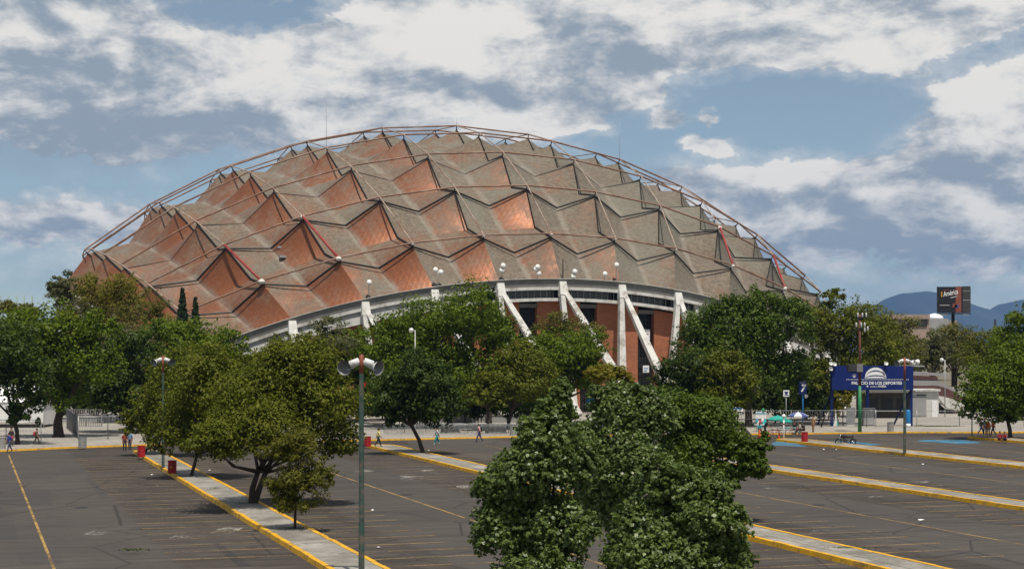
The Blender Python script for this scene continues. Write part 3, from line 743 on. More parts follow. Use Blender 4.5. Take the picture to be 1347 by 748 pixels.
# V-shaped buttresses of the front
def project(p):
    wv = arena_M @ p
    return Vector((673.5+F*wv.x/wv.y, HZ-F*(wv.z-H)/wv.y))
arena_M = Matrix.Translation(DC) @ Matrix.Rotation(YAW, 4, 'Z')
for i in range(-5, 6):
    top = eave_pt(i, .75, -.9)
    x0 = np.interp(i, [-5, -1, 0, 1, 2, 3, 5], [.50, .60, .61, .45, .35, .30, .25])
    x1 = np.interp(i, [-5, -1, 0, 1, 2, 3, 5], [.15, .10, .08, .0, -.08, -.10, -.15])
    m2 = MB()
    m2.beam(eave_pt(i, .45, -.45), eave_pt(i, 1.05, -2.3), 1.0, .9, 1.25, 1.0, up=(0, 1, 0))
    pt = project(top)
    for run, sl in ((10.0, x0), (3.5, x1)):
        lo, hi = -14.0, 14.0
        for it in range(40):
            mid = (lo+hi)/2; f = Vector((top.x+mid, top.y-run, .1)); pf = project(f)
            if (pf.x-pt.x)/(pf.y-pt.y) < sl: lo = mid
            else: hi = mid
        side = Vector((top.x+.18*(1 if run > 5 else -1)*1.3, top.y-.25, top.z-.9))
        m2.beam(side, (top.x+mid, top.y-run, .1), .62, .75, 1.25, 1.15, up=(0, 1, 0))
    m2.build('buttress', M['concrete_white'], arena)

# floodlights standing along the eave
def flood(px, py, heads, hgt, label):
    i = (px-737)/80.0
    best = min((abs(project(eave_pt(k/100, .3, .1)).x-px), k/100) for k in range(-560, 560, 2))[1]
    base = arena_M @ eave_pt(best, .3, .12)
    t_ = thing('roof_floodlight', label, 'floodlight', base, YAW, 'floodlights along the arena eave')
    MB().tube([(0, 0, 0), (0, 0, hgt)], .06, 6).build('post', M['galv'], t_)
    for dx, dz in heads:
        m2 = MB(); m2.lathe([(.08, -.35), (.22, -.2), (.37, .06), (.37, .11), (.02, .13)], (dx, -.15, hgt+dz), 12, M=Matrix.Rotation(PI/2-.3, 3, 'X'))
        m2.build('lamp_head', M['lamp_white'], t_)
    return t_
flood(486, 391, [(0, .1)], 2.0, 'single round floodlight on the eave, leftmost of the row on the arena')
flood(576, 376, [(-.4, .2), (.35, -.1)], 2.0, 'pair of round floodlights on the eave above the large dark green tree')
flood(660, 364, [(.1, .25), (-.1, -.4)], 1.7, 'floodlights stacked on the eave above the dark spire tree')
flood(707, 365, [(0, .3), (.15, -.6), (-.25, 0)], 1.3, 'cluster of three floodlights in front of the brightest copper facet')
flood(755, 368, [(.1, .1), (-.15, -.6)], .9, 'two low floodlights on the eave just right of the black mast')
flood(796, 371, [(0, .1)], .8, 'lone low floodlight on the eave between the two middle buttresses')
flood(810.5, 373, [(0, .2)], 2.1, 'tall single floodlight on the eave, rightmost of the row on the arena')
t_ = tag(MB().tube([arena_M @ eave_pt(.02, .3, .12), arena_M @ eave_pt(.02, .3, 2.9)], .07, 6).build('mast', M['black']), 'short black mast on the eave of the arena over the middle buttress', 'mast')
for (i, j, h_, lb) in ((-2, -2, 10, 'very thin tall mast on the left shoulder of the dome'), (-1, -1, 1.6, 'short antenna on the dome peak left of the summit'), (0, -1, 1.6, 'short antenna on the peak at the top of the dome'), (1, 0, 1.6, 'short antenna on the peak right of the summit'), (2, -2, 6.5, 'thin whip antenna on the right shoulder of the dome')):
    a = arena_M @ sph(i, j, -.3)
    tag(MB().tube([a, a+Vector((0, 0, h_))], [.035, .012], 5).build('antenna', M['galv']), lb, 'antenna', 'antennas on the dome')
for px, py, Y, w_, h_, lb in ((848, 440, 0, 1.2, 1.5, 'white and red notice board hung in the dark gate opening'), (844, 485, 0, .95, 1.0, 'small white notice low in the dark gate opening')):
    a = eave_pt(1.5, -.9, 0); loc = arena_M @ Vector((a.x+.0, a.y, 0))
    z = H+(HZ-py)*loc.y/F
    t_ = thing('notice_board', lb, 'notice', (loc.x, loc.y, z), YAW)
    MB().box((0, 0, 0), (w_, .08, h_)).build('panel', M['sign_white'], t_)
    m2 = MB(); m2.box((0, -.05, .1), (w_*.7, .03, .1)); m2.box((-.1, -.05, -.25), (w_*.5, .03, .14)); m2.build('print', M['red_paint'] if h_ > 1.2 else M['blue_mid'], t_)

# ------------------------------------------------------------------ trees
def crown_mesh(name, lobes, nleaf, leaf, lm, flat=.75, clump=.36, tight=.3, aspect=.55, seed=0, droop=0.0, spray=.12):
    """leaf-sized faces gathered in clumps over the outer part of every lobe; lobes: (centre, radii) in local space"""
    rs = np.random.RandomState(seed)
    vol = np.array([(r[0]*r[1]*r[2])**(2/3) for c, r in lobes]); vol /= vol.sum()
    allP = []; allN = []; clumps = []
    for (c, r), wv in zip(lobes, vol):
        c = np.array(c); r = np.array(r); rm = r.mean()
        nl = int(nleaf*wv*.9); per = 80
        ncl = max(5, nl//per)
        d = rs.normal(size=(ncl, 3)); d /= np.linalg.norm(d, axis=1)[:, None]
        d[:, 2] = np.where(d[:, 2] < -.85, -d[:, 2], d[:, 2])
        rad = rs.uniform(tight, 1.0, size=(ncl, 1))**.7*rs.uniform(.86, 1.1, size=(ncl, 1))
        cc = c + d*r*rad
        cr = rm*clump*rs.uniform(.55, 1.45, size=ncl)
        for k in range(ncl):
            n = max(8, int(per*(cr[k]/(rm*clump))**1.6*.85))
            e = rs.normal(size=(n, 3)); e /= np.linalg.norm(e, axis=1)[:, None]
            q = cr[k]*rs.uniform(.25, 1.0, size=(n, 1))**.6
            ax_ = rs.uniform(.7, 1.3, size=3); p = cc[k] + e*q*ax_*np.array([1.1, 1.1, flat])
            if droop: p[:, 2] -= droop*rs.uniform(0, 1, n)**2*cr[k]
            allP.append(p); allN.append(e*.55 + d[k]*.35 + np.array([0, 0, .45]) + rs.normal(size=(n, 3))*.45)
            clumps.append(cc[k])
        ns = int(nl*spray)                       # loose sprays beyond the clumps
        e = rs.normal(size=(ns, 3)); e /= np.linalg.norm(e, axis=1)[:, None]
        nd = max(3, ns//14); ce = rs.normal(size=(nd, 3)); ce /= np.linalg.norm(ce, axis=1)[:, None]; ce[:, 2] = np.abs(ce[:, 2])*1.1-.25
        ix = rs.randint(0, nd, ns); tt = rs.uniform(.8, 1.28, size=(ns, 1))
        allP.append(c + ce[ix]*r*tt + e*rm*.045); allN.append(e*.6 + ce[ix]*.3 + np.array([0, 0, .4]))
    Pn = np.concatenate(allP); N = np.concatenate(allN); N /= np.linalg.norm(N, axis=1)[:, None]
    n = len(Pn)
    t_ = rs.normal(size=(n, 3)); t_ -= (t_*N).sum(1)[:, None]*N; t_ /= np.linalg.norm(t_, axis=1)[:, None]
    b = np.cross(N, t_); s_ = leaf*rs.uniform(.6, 1.35, size=(n, 1))
    V = np.empty((n, 4, 3))
    V[:, 0] = Pn - t_*s_*.5; V[:, 1] = Pn + b*s_*aspect*.5 + N*s_*.10; V[:, 2] = Pn + t_*s_*.5; V[:, 3] = Pn - b*s_*aspect*.5 + N*s_*.10
    me = bpy.data.meshes.new(name); me.vertices.add(n*4); me.vertices.foreach_set('co', V.reshape(-1))
    me.loops.add(n*4); me.loops.foreach_set('vertex_index', np.arange(n*4, dtype=np.int32))
    me.polygons.add(n); me.polygons.foreach_set('loop_start', np.arange(0, n*4, 4, dtype=np.int32)); me.polygons.foreach_set('loop_total', np.full(n, 4, dtype=np.int32))
    me.materials.append(lm); me.update(calc_edges=True); me.validate()
    return me, clumps
TSEED = [100]; GROW = 1.2
def tree(label, base, Y, lobes, kind, nleaf=6000, leaf=.28, trunk=.22, cat='tree', name='broadleaf_tree', group=None, bark='trunk', limbs=9, depth=.9, lean=0.0, fork=.45, stems=1, split=2, **kw):
    """base: pixel column of the trunk's foot (ground at distance Y); lobes: (px, py, rx, ry[, dy]) of the crown's masses"""
    TSEED[0] += 1; sd_ = TSEED[0]; rs = random.Random(sd_)
    k = Y/F; z0 = .13 if (-((base-673.5)*k)*SY + Y*CY) > 155 else .0
    root = Vector(((base-673.5)*k, Y, z0))
    LB = []
    for l in lobes:
        c = P(l[0], l[1], Y) - root; dy = l[4] if len(l) > 4 else rs.uniform(-.35, .35)*l[2]*k
        c.y += dy
        LB.append(((c.x, c.y, c.z), (l[2]*k*GROW, (l[2]*.6+l[3]*.4)*k*depth*GROW, l[3]*k*GROW)))
    T = thing(name, label, cat, root, 0, group)
    LS = []
    for c, q in LB:
        for h_ in range(split):
            g_ = rs.uniform(.58, .84) if split > 1 else 1.0
            e = Vector((rs.gauss(0, 1), rs.gauss(0, 1), rs.gauss(0, 1))).normalized()*(1-g_*.8)*rs.uniform(.7, 1.15)
            LS.append(((c[0]+e.x*q[0], c[1]+e.y*q[1], c[2]+e.z*q[2]), (q[0]*g_, q[1]*g_, q[2]*g_*rs.uniform(.85, 1.15))))
        if split > 1: LS.append((c, (q[0]*.82, q[1]*.82, q[2]*.82)))
    me, cl = crown_mesh('crown', LS, int(nleaf*1.9), leaf*1.15, LF[kind], seed=sd_, **kw)
    o = bpy.data.objects.new('crown', me); COL.objects.link(o); o.parent = T
    # trunk: a tapered stem that forks into limbs reaching into the crown's masses
    m2 = MB(); big = sorted(LB, key=lambda q: -q[1][0]*q[1][2])
    cx_ = sum(q[0][0]*q[1][0] for q in LB)/sum(q[1][0] for q in LB); cy_ = sum(q[0][1] for q in LB)/len(LB)
    zlow = min(q[0][2]-q[1][2] for q in LB); ztop = max(q[0][2]+q[1][2]*.6 for q in LB)
    zf = max(.6, zlow + (ztop-zlow)*(fork-.35))
    for sN in range(stems):
        off = (sN-(stems-1)/2)*trunk*1.5
        f = Vector((cx_*.35+lean+off*1.6, cy_*.3, zf))
        mid = Vector((off+f.x*.35+rs.uniform(-.12, .12)*trunk*3, f.y*.4, zf*.5))
        m2.tube([(off*.6, 0, -.05), (off*.65, 0, .25), mid, f], [trunk*1.35, trunk, trunk*.85, trunk*.7], 9)
        for q in range(limbs):
            tgt = Vector(big[q % len(big)][0]) if q < len(big) else Vector(rs.choice(cl))
            tgt = tgt + Vector((rs.uniform(-.3, .3), rs.uniform(-.3, .3), rs.uniform(-.1, .5)))
            md = f.lerp(tgt, .5) + Vector((rs.uniform(-.2, .2), rs.uniform(-.2, .2), -.12*(tgt-f).length + rs.uniform(-.1, .25)))
            m2.tube([f - Vector((0, 0, .15)), md, tgt], [trunk*.5, trunk*.33, trunk*.1], 6)
    m2.build('trunk', M[bark], T)
    return T
def conifer(label, px, Y, ytop, wpx, kind='conifer', n=2600):
    TSEED[0] += 1; k = Y/F; root = Vector(((px-673.5)*k, Y, .13)); top = P(px, ytop, Y).z - .13
    T = thing('conifer_tree', label, 'tree', root); rs = np.random.RandomState(TSEED[0])
    lv = []
    h = top*.8; z = top-h; n = n*3
    while z < top:
        rr = wpx*k*.5*(1-(z-top+h)/h)**.8 + .08; nb = 9
        for q in range(nb):
            a = 2*PI*q/nb + rs.uniform(0, 1); lv.append(((math.cos(a)*rr*.62, math.sin(a)*rr*.62, z-.25*rr+rs.uniform(-.15, .15)), (rr*.5, rr*.5, .26+rr*.12)))
        z += .45
    me, cl = crown_mesh('crown', lv, n, .22, LF[kind], seed=TSEED[0], clump=.8, tight=.1, aspect=.3)
    o = bpy.data.objects.new('crown', me); COL.objects.link(o); o.parent = T
    MB().tube([(0, 0, -.05), (0, 0, top*.5), (0, 0, top*.97)], [.22, .15, .03], 7).build('trunk', M['trunk'], T)
    return T

# left side, beyond the kerb
tree('dark green tree at the left edge with a slim trunk by the kerb', 23, 153, [(2, 500, 48, 46), (30, 475, 34, 36), (8, 450, 42, 26), (40, 528, 20, 26), (-30, 480, 40, 50), (22, 545, 16, 14)], 'dark', 8000, .30, .24)
tree('wide bright green tree with a thick trunk right of the white marquee', 77, 166, [(75, 440, 58, 32), (112, 468, 50, 38), (60, 478, 46, 42), (82, 515, 36, 32), (132, 440, 38, 22), (35, 436, 34, 24)], 'bright', 12000, .33, .55)
tree('dark green rounded tree behind the barred gate panel', 172, 174, [(165, 488, 48, 46), (192, 525, 38, 38), (148, 515, 36, 34), (130, 480, 34, 34), (180, 455, 30, 22)], 'dark', 10000, .33, .3)
tree('mid green tree behind the tent at the far left', 18, 205, [(25, 428, 42, 22), (-15, 430, 36, 26), (0, 470, 60, 40)], 'bright', 6000, .36, .3)
tree('yellowish brown bushy tree low on the skyline at far left', 40, 235, [(38, 409, 16, 10), (12, 408, 22, 13)], 'brown', 2200, .3, .2)
tree('tall loose grey green tree left of the dome edge', 82, 222, [(84, 374, 20, 19), (76, 392, 20, 16), (98, 392, 18, 18), (70, 382, 14, 14), (90, 410, 22, 18)], 'grey', 2600, .30, .18, bark='trunk_grey', clump=.36)
tree('airy olive willow in front of the lower left roof facets', 128, 216, [(122, 378, 22, 20), (112, 396, 24, 24), (138, 398, 22, 24), (125, 418, 32, 18)], 'willow', 4200, .28, .16, bark='trunk_grey', droop=.8, clump=.40)
tree('second airy olive willow, right and taller, before the roof', 152, 213, [(160, 374, 24, 20), (152, 396, 22, 24), (172, 396, 20, 22), (150, 420, 26, 16)], 'willow', 4000, .28, .16, bark='trunk_grey', droop=.8, clump=.40)
tree('thin brownish tree between willows and the two conifers', 188, 208, [(190, 402, 24, 24), (176, 420, 26, 22), (205, 420, 22, 20), (190, 438, 34, 18)], 'brown', 3000, .24, .15, bark='trunk_grey', clump=.36)
tree('grey leafed shrubby tree under the brownish tree', 158, 195, [(155, 438, 26, 16), (172, 450, 24, 18), (138, 448, 20, 14)], 'grey', 2600, .24, .14, bark='trunk_grey')
conifer('dark pointed conifer against the copper roof, the taller of two', 240, 205, 379, 30)
conifer('dark pointed conifer against the copper roof, the shorter of two', 257, 204, 392, 23, n=1800)
tree('broad bright green tree below the two dark conifers', 255, 188, [(215, 436, 32, 18), (262, 440, 46, 22), (300, 455, 24, 20), (240, 462, 52, 22), (280, 470, 40, 24), (225, 480, 40, 26)], 'bright', 10000, .32, .35)
# left island
tree('olive green tree with thin trunk at the tip of the left island', 190, 138, [(200, 545, 42, 32), (232, 510, 42, 38), (178, 556, 24, 22), (250, 492, 40, 28), (215, 575, 30, 16)], 'olive', 11000, .24, .13)
tree('olive green tree with slender trunk beside the upright red drum', 252, 114, [(262, 545, 56, 42), (240, 575, 40, 24), (300, 515, 56, 42), (285, 482, 44, 28), (285, 580, 40, 24)], 'olive', 17000, .20, .14)
TB = tree('big spreading olive tree with dark forked trunk on the left island', 333, 93.6, [(380, 500, 70, 46), (340, 560, 66, 36, -2.5), (420, 540, 54, 44), (440, 578, 36, 24), (325, 522, 54, 42), (400, 466, 52, 24), (292, 578, 36, 22, -4.5), (370, 590, 40, 16)], 'olive', 30000, .17, .20, fork=.30, stems=2, limbs=8)
tree('small feathery young tree with a straight thin trunk on the left island', 388, 80.3, [(390, 598, 34, 26), (402, 638, 34, 22), (368, 640, 22, 20), (420, 622, 22, 22), (392, 572, 20, 18), (385, 660, 30, 10)], 'feather', 6500, .19, .075, aspect=.28, limbs=10, fork=.8, clump=.42, tight=.25)
tree('thin open tree in front of the white band below the roof', 432, 196, [(432, 432, 24, 16), (420, 448, 24, 16), (448, 450, 22, 16)], 'grey', 2200, .24, .14, bark='trunk_grey', clump=.36)
# centre
tree('largest dark green dense tree under the middle of the eave', 592, 186, [(570, 424, 58, 36), (618, 420, 52, 34), (540, 440, 46, 30), (530, 472, 46, 42), (655, 452, 36, 36), (600, 490, 74, 42), (505, 485, 36, 40), (560, 516, 62, 34), (640, 510, 48, 36), (515, 450, 34, 30)], 'bright', 28000, .32, .4)
tree('dark narrow upright tree rising to the eave right of the largest tree', 645, 197, [(640, 388, 13, 15), (645, 412, 18, 22), (652, 440, 26, 24)], 'dark', 4200, .26, .2)
tree('dark green tree with a leaning trunk on the second island', 556, 139.6, [(545, 500, 38, 32), (560, 530, 46, 32), (518, 520, 28, 32), (582, 512, 26, 28), (548, 478, 28, 20), (510, 545, 20, 16)], 'dark', 14000, .24, .20, lean=-.8)
tree('sprawling bright green tree left of the white buttress legs', 738, 188, [(740, 462, 52, 26), (700, 488, 38, 28), (772, 455, 30, 24), (740, 498, 54, 30), (775, 490, 30, 30)], 'bright', 13000, .30, .3)
tree('brownish sparse tree behind the sprawling bright green tree', 745, 197, [(735, 428, 34, 15), (762, 436, 26, 18), (712, 438, 20, 14)], 'brown', 3600, .24, .16, bark='trunk_grey', clump=.36)
tree('olive tree on two dark stems behind the crowd barriers', 668, 182, [(680, 486, 46, 28), (655, 502, 32, 22), (700, 508, 38, 20), (690, 470, 28, 16)], 'olive', 9000, .28, .22, fork=.25)
tree('slim olive tree beside the dusty red wall', 643, 179, [(640, 505, 22, 20), (628, 520, 20, 16), (650, 525, 20, 14)], 'olive', 3000, .26, .2)
tree('rounded yellow flowering shrub tree above the foreground trees', 800, 118, [(800, 489, 24, 9), (788, 496, 18, 9), (816, 497, 16, 9)], 'yellow', 4200, .17, .1)
tree('blue green tree at the foot of the right buttress leg', 900, 168, [(905, 486, 36, 30), (880, 500, 28, 26), (925, 505, 30, 24)], 'dark', 8000, .26, .25)
tree('olive green rounded tree with trunk behind the vendors', 985, 166, [(945, 500, 42, 36), (975, 505, 24, 26), (940, 530, 40, 20), (955, 478, 28, 18)], 'olive', 8500, .26, .32, lean=-1.5)
tree('huge dense dark green tree hiding the right end of the arena', 985, 188, [(980, 432, 60, 40), (928, 434, 36, 34), (1030, 430, 38, 40), (1000, 480, 72, 42), (958, 408, 26, 20), (1042, 488, 26, 38), (1000, 400, 28, 18), (918, 460, 30, 26), (1050, 408, 18, 16), (960, 470, 44, 36)], 'ficus', 30000, .30, .45, clump=.26, flat=1.1)
tree('loose olive tree right of the huge dense dark tree', 1100, 194, [(1100, 422, 40, 36), (1128, 440, 32, 36), (1100, 476, 36, 32), (1092, 394, 20, 13), (1075, 440, 24, 40), (1080, 505, 30, 30)], 'olive', 12000, .27, .3, clump=.28)
tree('tall olive brown tree behind the blue sign at its left', 1150, 215, [(1150, 432, 30, 30), (1140, 465, 34, 30), (1168, 462, 28, 28), (1135, 500, 40, 30)], 'olive', 7500, .30, .3)
tree('yellowish olive tree behind the blue sign at its right', 1190, 255, [(1190, 448, 30, 24), (1180, 472, 34, 24), (1170, 435, 22, 16)], 'brown', 5000, .34, .3)
tree('grey green tree with pale gaps behind the ramp', 1226, 262, [(1226, 452, 26, 22), (1215, 476, 30, 20), (1240, 470, 26, 22)], 'grey', 4200, .34, .3)
tree('olive tree below the billboard', 1256, 268, [(1258, 448, 32, 20), (1250, 472, 36, 24), (1280, 462, 26, 22)], 'brown', 5600, .34, .3)
tree('brown olive tree between the billboard and the right edge', 1302, 258, [(1302, 450, 32, 22), (1290, 470, 34, 24), (1325, 460, 24, 26)], 'olive', 5600, .33, .3)
tree('bright green tree with dark trunk over the people sitting at right', 1329, 163.5, [(1312, 506, 46, 36), (1340, 478, 36, 36), (1290, 538, 26, 20), (1345, 535, 30, 22), (1286, 510, 22, 28), (1322, 545, 22, 12)], 'bright', 15000, .26, .24)
tree('tall bright green tree at the right edge of the skyline', 1345, 205, [(1338, 420, 20, 24), (1346, 450, 30, 26), (1322, 446, 18, 20), (1375, 430, 40, 40)], 'bright', 7000, .32, .35)
tree('leafy shrub beside the left post of the blue sign', 1109, 189.6, [(1108, 526, 11, 17), (1114, 518, 9, 10), (1102, 538, 9, 12)], 'yellow', 2000, .2, .06, name='shrub', cat='shrub')
tree('dark clipped shrub beneath the dusty red wall', 629, 192, [(629, 539, 8, 8)], 'dark', 700, .2, .05, name='shrub', cat='shrub', limbs=3)
# rows of trees along the arena's foot that close the view between the nearer ones
for px, Y, h_, kd, lb in ((360, 202, 452, 'olive', 'olive tree beneath the white band at the left end of the eave'), (415, 204, 450, 'dark', 'dark tree behind the horn lamp of the front pole'), (470, 202, 434, 'bright', 'bright green tree between the thin open tree and the largest tree'), (310, 200, 478, 'dark', 'dark tree behind the two island trees at left'), (830, 196, 500, 'dark', 'dark low tree hiding the foot of the upright buttress leg'), (870, 198, 505, 'olive', 'low olive tree behind the blue green tree'), (1060, 205, 470, 'dark', 'dark tree behind the number seven sign'), (240, 210, 470, 'olive', 'olive tree in the shade behind the left island'), (100, 212, 470, 'dark', 'dark tree in the shade behind the thick trunk')):
    tree(lb, px, Y, [(px, h_+22, 34, 24), (px-18, h_+45, 32, 28), (px+20, h_+48, 32, 26)], kd, 5200, .34, .25)
# foreground
GROW = .98
tree('glossy poplar in the foreground, left of its pair, with leaves down to the frame', 706, 45, [(735, 516, 17, 22), (728, 545, 30, 30), (712, 575, 44, 34), (703, 618, 54, 46), (662, 642, 40, 42), (722, 690, 60, 48), (668, 700, 40, 42), (715, 765, 70, 50), (765, 610, 26, 40)], 'poplar', 36000, .100, .13, aspect=.8, clump=.25, flat=1.35, split=4, spray=.35, tight=.55, name='poplar_tree', fork=.3)
tree('glossy poplar in the foreground, right of its pair, lower and broader', 893, 43, [(897, 642, 54, 32), (850, 690, 52, 46), (935, 690, 54, 42), (880, 745, 84, 48), (962, 738, 34, 34), (868, 622, 32, 20), (940, 650, 30, 26), (830, 730, 34, 40)], 'poplar', 36000, .100, .12, aspect=.8, clump=.25, flat=1.35, split=4, spray=.35, tight=.55, name='poplar_tree', fork=.3)
tree('darker poplar standing between and behind the two foreground poplars', 815, 60, [(792, 516, 20, 15), (815, 548, 46, 36), (862, 556, 40, 38), (772, 590, 36, 40), (830, 612, 50, 40), (842, 526, 24, 18), (800, 655, 44, 50)], 'poplar', 36000, .108, .16, aspect=.8, clump=.25, flat=1.35, split=4, spray=.35, tight=.55, name='poplar_tree', fork=.3)
tree('dense dark ficus with a drooping right bough behind the poplars', 925, 85, [(930, 556, 50, 34), (972, 588, 30, 26), (992, 614, 24, 20), (905, 600, 46, 44), (880, 535, 46, 24), (955, 625, 26, 20), (1004, 588, 14, 18)], 'ficus', 34000, .155, .28, clump=.36, split=3, name='ficus_tree')

# dark shrubs added along the arena's foot to stand in for deep shade
proto = None
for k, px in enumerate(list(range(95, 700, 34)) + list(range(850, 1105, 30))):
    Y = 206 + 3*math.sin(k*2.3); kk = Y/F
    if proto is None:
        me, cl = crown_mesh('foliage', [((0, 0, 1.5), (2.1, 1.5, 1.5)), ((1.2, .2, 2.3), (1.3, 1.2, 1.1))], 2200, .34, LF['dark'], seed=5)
        proto = thing('shrub', 'dark shrub added to deepen the shade under the trees before the arena', 'shrub', ((px-673.5)*kk, Y, .13), 0, 'shrubs added as shade before the arena')
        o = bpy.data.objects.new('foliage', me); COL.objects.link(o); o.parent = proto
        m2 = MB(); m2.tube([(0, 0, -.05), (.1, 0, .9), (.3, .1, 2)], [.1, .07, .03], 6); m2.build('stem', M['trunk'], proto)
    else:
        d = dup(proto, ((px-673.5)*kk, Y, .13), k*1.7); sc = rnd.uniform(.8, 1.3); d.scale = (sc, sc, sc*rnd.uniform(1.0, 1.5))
for k, px in enumerate((440, 478, 508, 538, 566, 612, 640, 668, 700, 724, 180, 215, 290, 330, 930, 962, 1020, 1070)):  # second row of shrubs, added to darken the gaps below the crowns
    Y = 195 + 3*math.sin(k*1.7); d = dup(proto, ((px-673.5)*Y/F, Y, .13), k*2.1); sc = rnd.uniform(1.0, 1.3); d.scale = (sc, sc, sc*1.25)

# ------------------------------------------------------------------ lamp poles
def dish(mb, c, d, r, mi_out=0, mi_in=1):
    """a bell-shaped reflector opening towards d"""
    q = Vector(d).normalized().to_track_quat('Z', 'Y').to_matrix()
    mb.lathe([(r*.28, -r*1.55), (r*.34, -r*.95), (r*.30, -r*.9), (r*.55, -r*.55), (r*.86, -r*.12), (r, .08*r)], c, 18, mi_out, M=q, cap=False)
    mb.lathe([(r*.96, .07*r), (r*.80, -r*.1), (r*.5, -r*.45), (r*.05, -r*.5)], c, 18, mi_in, M=q, cap=False)
def lamp_pole(label, base, hgt, dirs, rad=.105, lower='pole_green', top='pole_rust', redlen=.75, z0=.205):
    t_ = thing('lamp_pole', label, 'lamp pole', (base.x, base.y, z0), 0, 'floodlight poles on the parking islands')
    MB().tube([(0, 0, 0), (0, 0, .02), (0, 0, .021), (0, 0, hgt-redlen)], [.2, .2, rad*1.15, rad*.82], 12).build('pole', M[lower], t_)
    MB().tube([(0, 0, hgt-redlen), (0, 0, hgt)], [rad*.83, rad*.8], 12).build('pole_top', M[top], t_)
    for dx, dy, dz in dirs:
        side = 1 if dx > 0 else -1
        c = Vector((side*.66, -.05, hgt-.52))
        m2 = MB(); dish(m2, c, (dx, dy, dz), .30)
        lp = m2.build('floodlight', [M['lamp_white'], M['lamp_in']], t_)
        m2 = MB(); m2.tube([(0, 0, hgt-.28), (side*.3, .02, hgt-.30)], [.05, .05], 8)
        m2.tube([(side*.10, 0, hgt-.27), (side*.46, .03, hgt-.38)], [.15, .13], 12)
        m2.build('ballast_housing', M['lamp_white'], t_)
        m2 = MB(); m2.beam((side*.2, 0, hgt-.45), (side*.55, 0, hgt-.62), .03, .05); m2.build('lamp_bracket', M['galv'], t_)
    return t_
g = L(14.85, 62.4); k = 64.0/F
g = Vector(((475.5-673.5)*63.2/F, 63.2, 0))
lp = lamp_pole('dark green floodlight pole with red top standing in front, cut by the lower frame', g, 8.62, [(-.38, -.9, -.18), (.80, -.55, -.22)])
MB().box((.14, -.05, 7.45), (.06, .07, .16)).build('red_switch', M['drum_red'], lp)
g = G(214.5, 616, .17)
lamp_pole('dark green floodlight pole with red top among the left island trees', g, P(0, 468, g.y).z-.17, [(-.55, -.75, -.4), (.6, -.7, -.35)], rad=.10, redlen=1.25)
g = G(1190, 596.5, .17)
lp = lamp_pole('dark pole with red upper half and white floodlights in front of the blue sign', g, P(0, 470, g.y).z-.17, [(-.7, -.5, -.35), (.7, .6, -.3)], rad=.12, redlen=2.0)
m2 = MB(); dish(m2, (1.05, -.05, 7.75), (.75, .55, -.25), .27); m2.build('floodlight', [M['lamp_white'], M['lamp_in']], lp)
# globe lamps and slim posts
def globe(label, px, Y, ytop, side=-1, name='globe_lamp'):
    b = Vector(((px-673.5)*Y/F, Y, .13)); h_ = P(px, ytop, Y).z-.13
    t_ = thing(name, label, 'lamp', b); MB().tube([(0, 0, 0), (0, 0, h_)], [.07, .05], 8).build('pole', M['galv'], t_)
    m2 = MB(); m2.tube([(0, 0, h_-.05), (side*.35, 0, h_+.0)], .03, 6); m2.lathe([(.02, -.28), (.2, -.2), (.28, 0), (.2, .2), (.02, .28)], (side*.42, 0, h_-.02), 12)
    m2.build('globe', M['lamp_white'], t_)
globe('slim grey pole with white globe lamp behind the blue sign', 1243, 215, 473)
globe('slim white pole with double head rising behind the largest tree', 546, 178, 434, -1)
t_ = thing('slim_post', 'slim pale post by the right tree with a grey box at half height', 'post', G(1278.5, 575.5, .02))
m2 = MB(); m2.tube([(0, 0, 0), (0, 0, 5.6)], [.07, .04], 8); m2.build('pole', M['galv'], t_); MB().box((-.02, -.1, 2.3), (.35, .2, .45)).build('meter_box', M['grey_box'], t_)
t_ = thing('guard_post', 'white striped post in front of the vendors', 'post', G(1031, 579, .02)); m2 = MB(); m2.tube([(0, 0, 0), (0, 0, 2.25)], .07, 8); m2.lathe([(.02, -.17), (.17, -.1), (.2, .05), (.1, .2), (.02, .22)], (0, 0, 2.4), 10); m2.build('pole', M['sign_white'], t_)
m2 = MB(); m2.tube([(0, 0, 1.55), (0, 0, 1.72)], .075, 8); m2.build('red_band', M['drum_red'], t_)

# utility pole with crossarms, insulators and transformer
t_ = thing('utility_pole', 'tall utility pole, green below and brown above, with crossarms and transformer', 'utility pole', G(1131, 568, .13))
Yp = t_.location.y; zt = P(0, 413, Yp).z-.13; zg = P(0, 507, Yp).z-.13
MB().tube([(0, 0, 0), (0, 0, zg)], [.22, .16], 12).build('lower_pole', M['pole_lightgreen'], t_)
MB().tube([(0, 0, zg), (0, 0, zt)], [.17, .11], 10).build('upper_pole', M['pole_brown'], t_)
kp = Yp/F
for py, w0, w1 in ((417.5, -3.5, 9.5), (432, -6, 11)):
    z = P(0, py, Yp).z-.13; MB().box(((w0+w1)/2*kp, -.15, z), ((w1-w0)*kp, .1, .12)).build('crossarm', M['dark'], t_)
for dx, py in ((-3, 414), (3, 414), (8, 414), (-5, 427), (1.5, 427), (6, 427), (6, 433.5), (10, 432)):
    z = P(0, py, Yp).z-.13; m2 = MB(); m2.lathe([(.05, -.25), (.1, -.2), (.06, -.12), (.12, -.05), (.06, .02), (.12, .1), (.04, .22), (.02, .24)], (dx*kp, -.15, z), 8); m2.build('insulator', M['lamp_white'], t_)
z = P(0, 483.5, Yp).z-.13
m2 = MB(); m2.box((-9.5*kp, .0, z), (13*kp, .9, .75)); m2.build('transformer', M['darkgrey'], t_)
MB().box((-1.2*kp, -.25, z), (8*kp, .55, .85)).build('control_box', M['grey_box'], t_)
MB().beam((-14*kp, 0, z-.45), (5*kp, 0, z-.45), .15, .1).build('platform', M['dark'], t_)
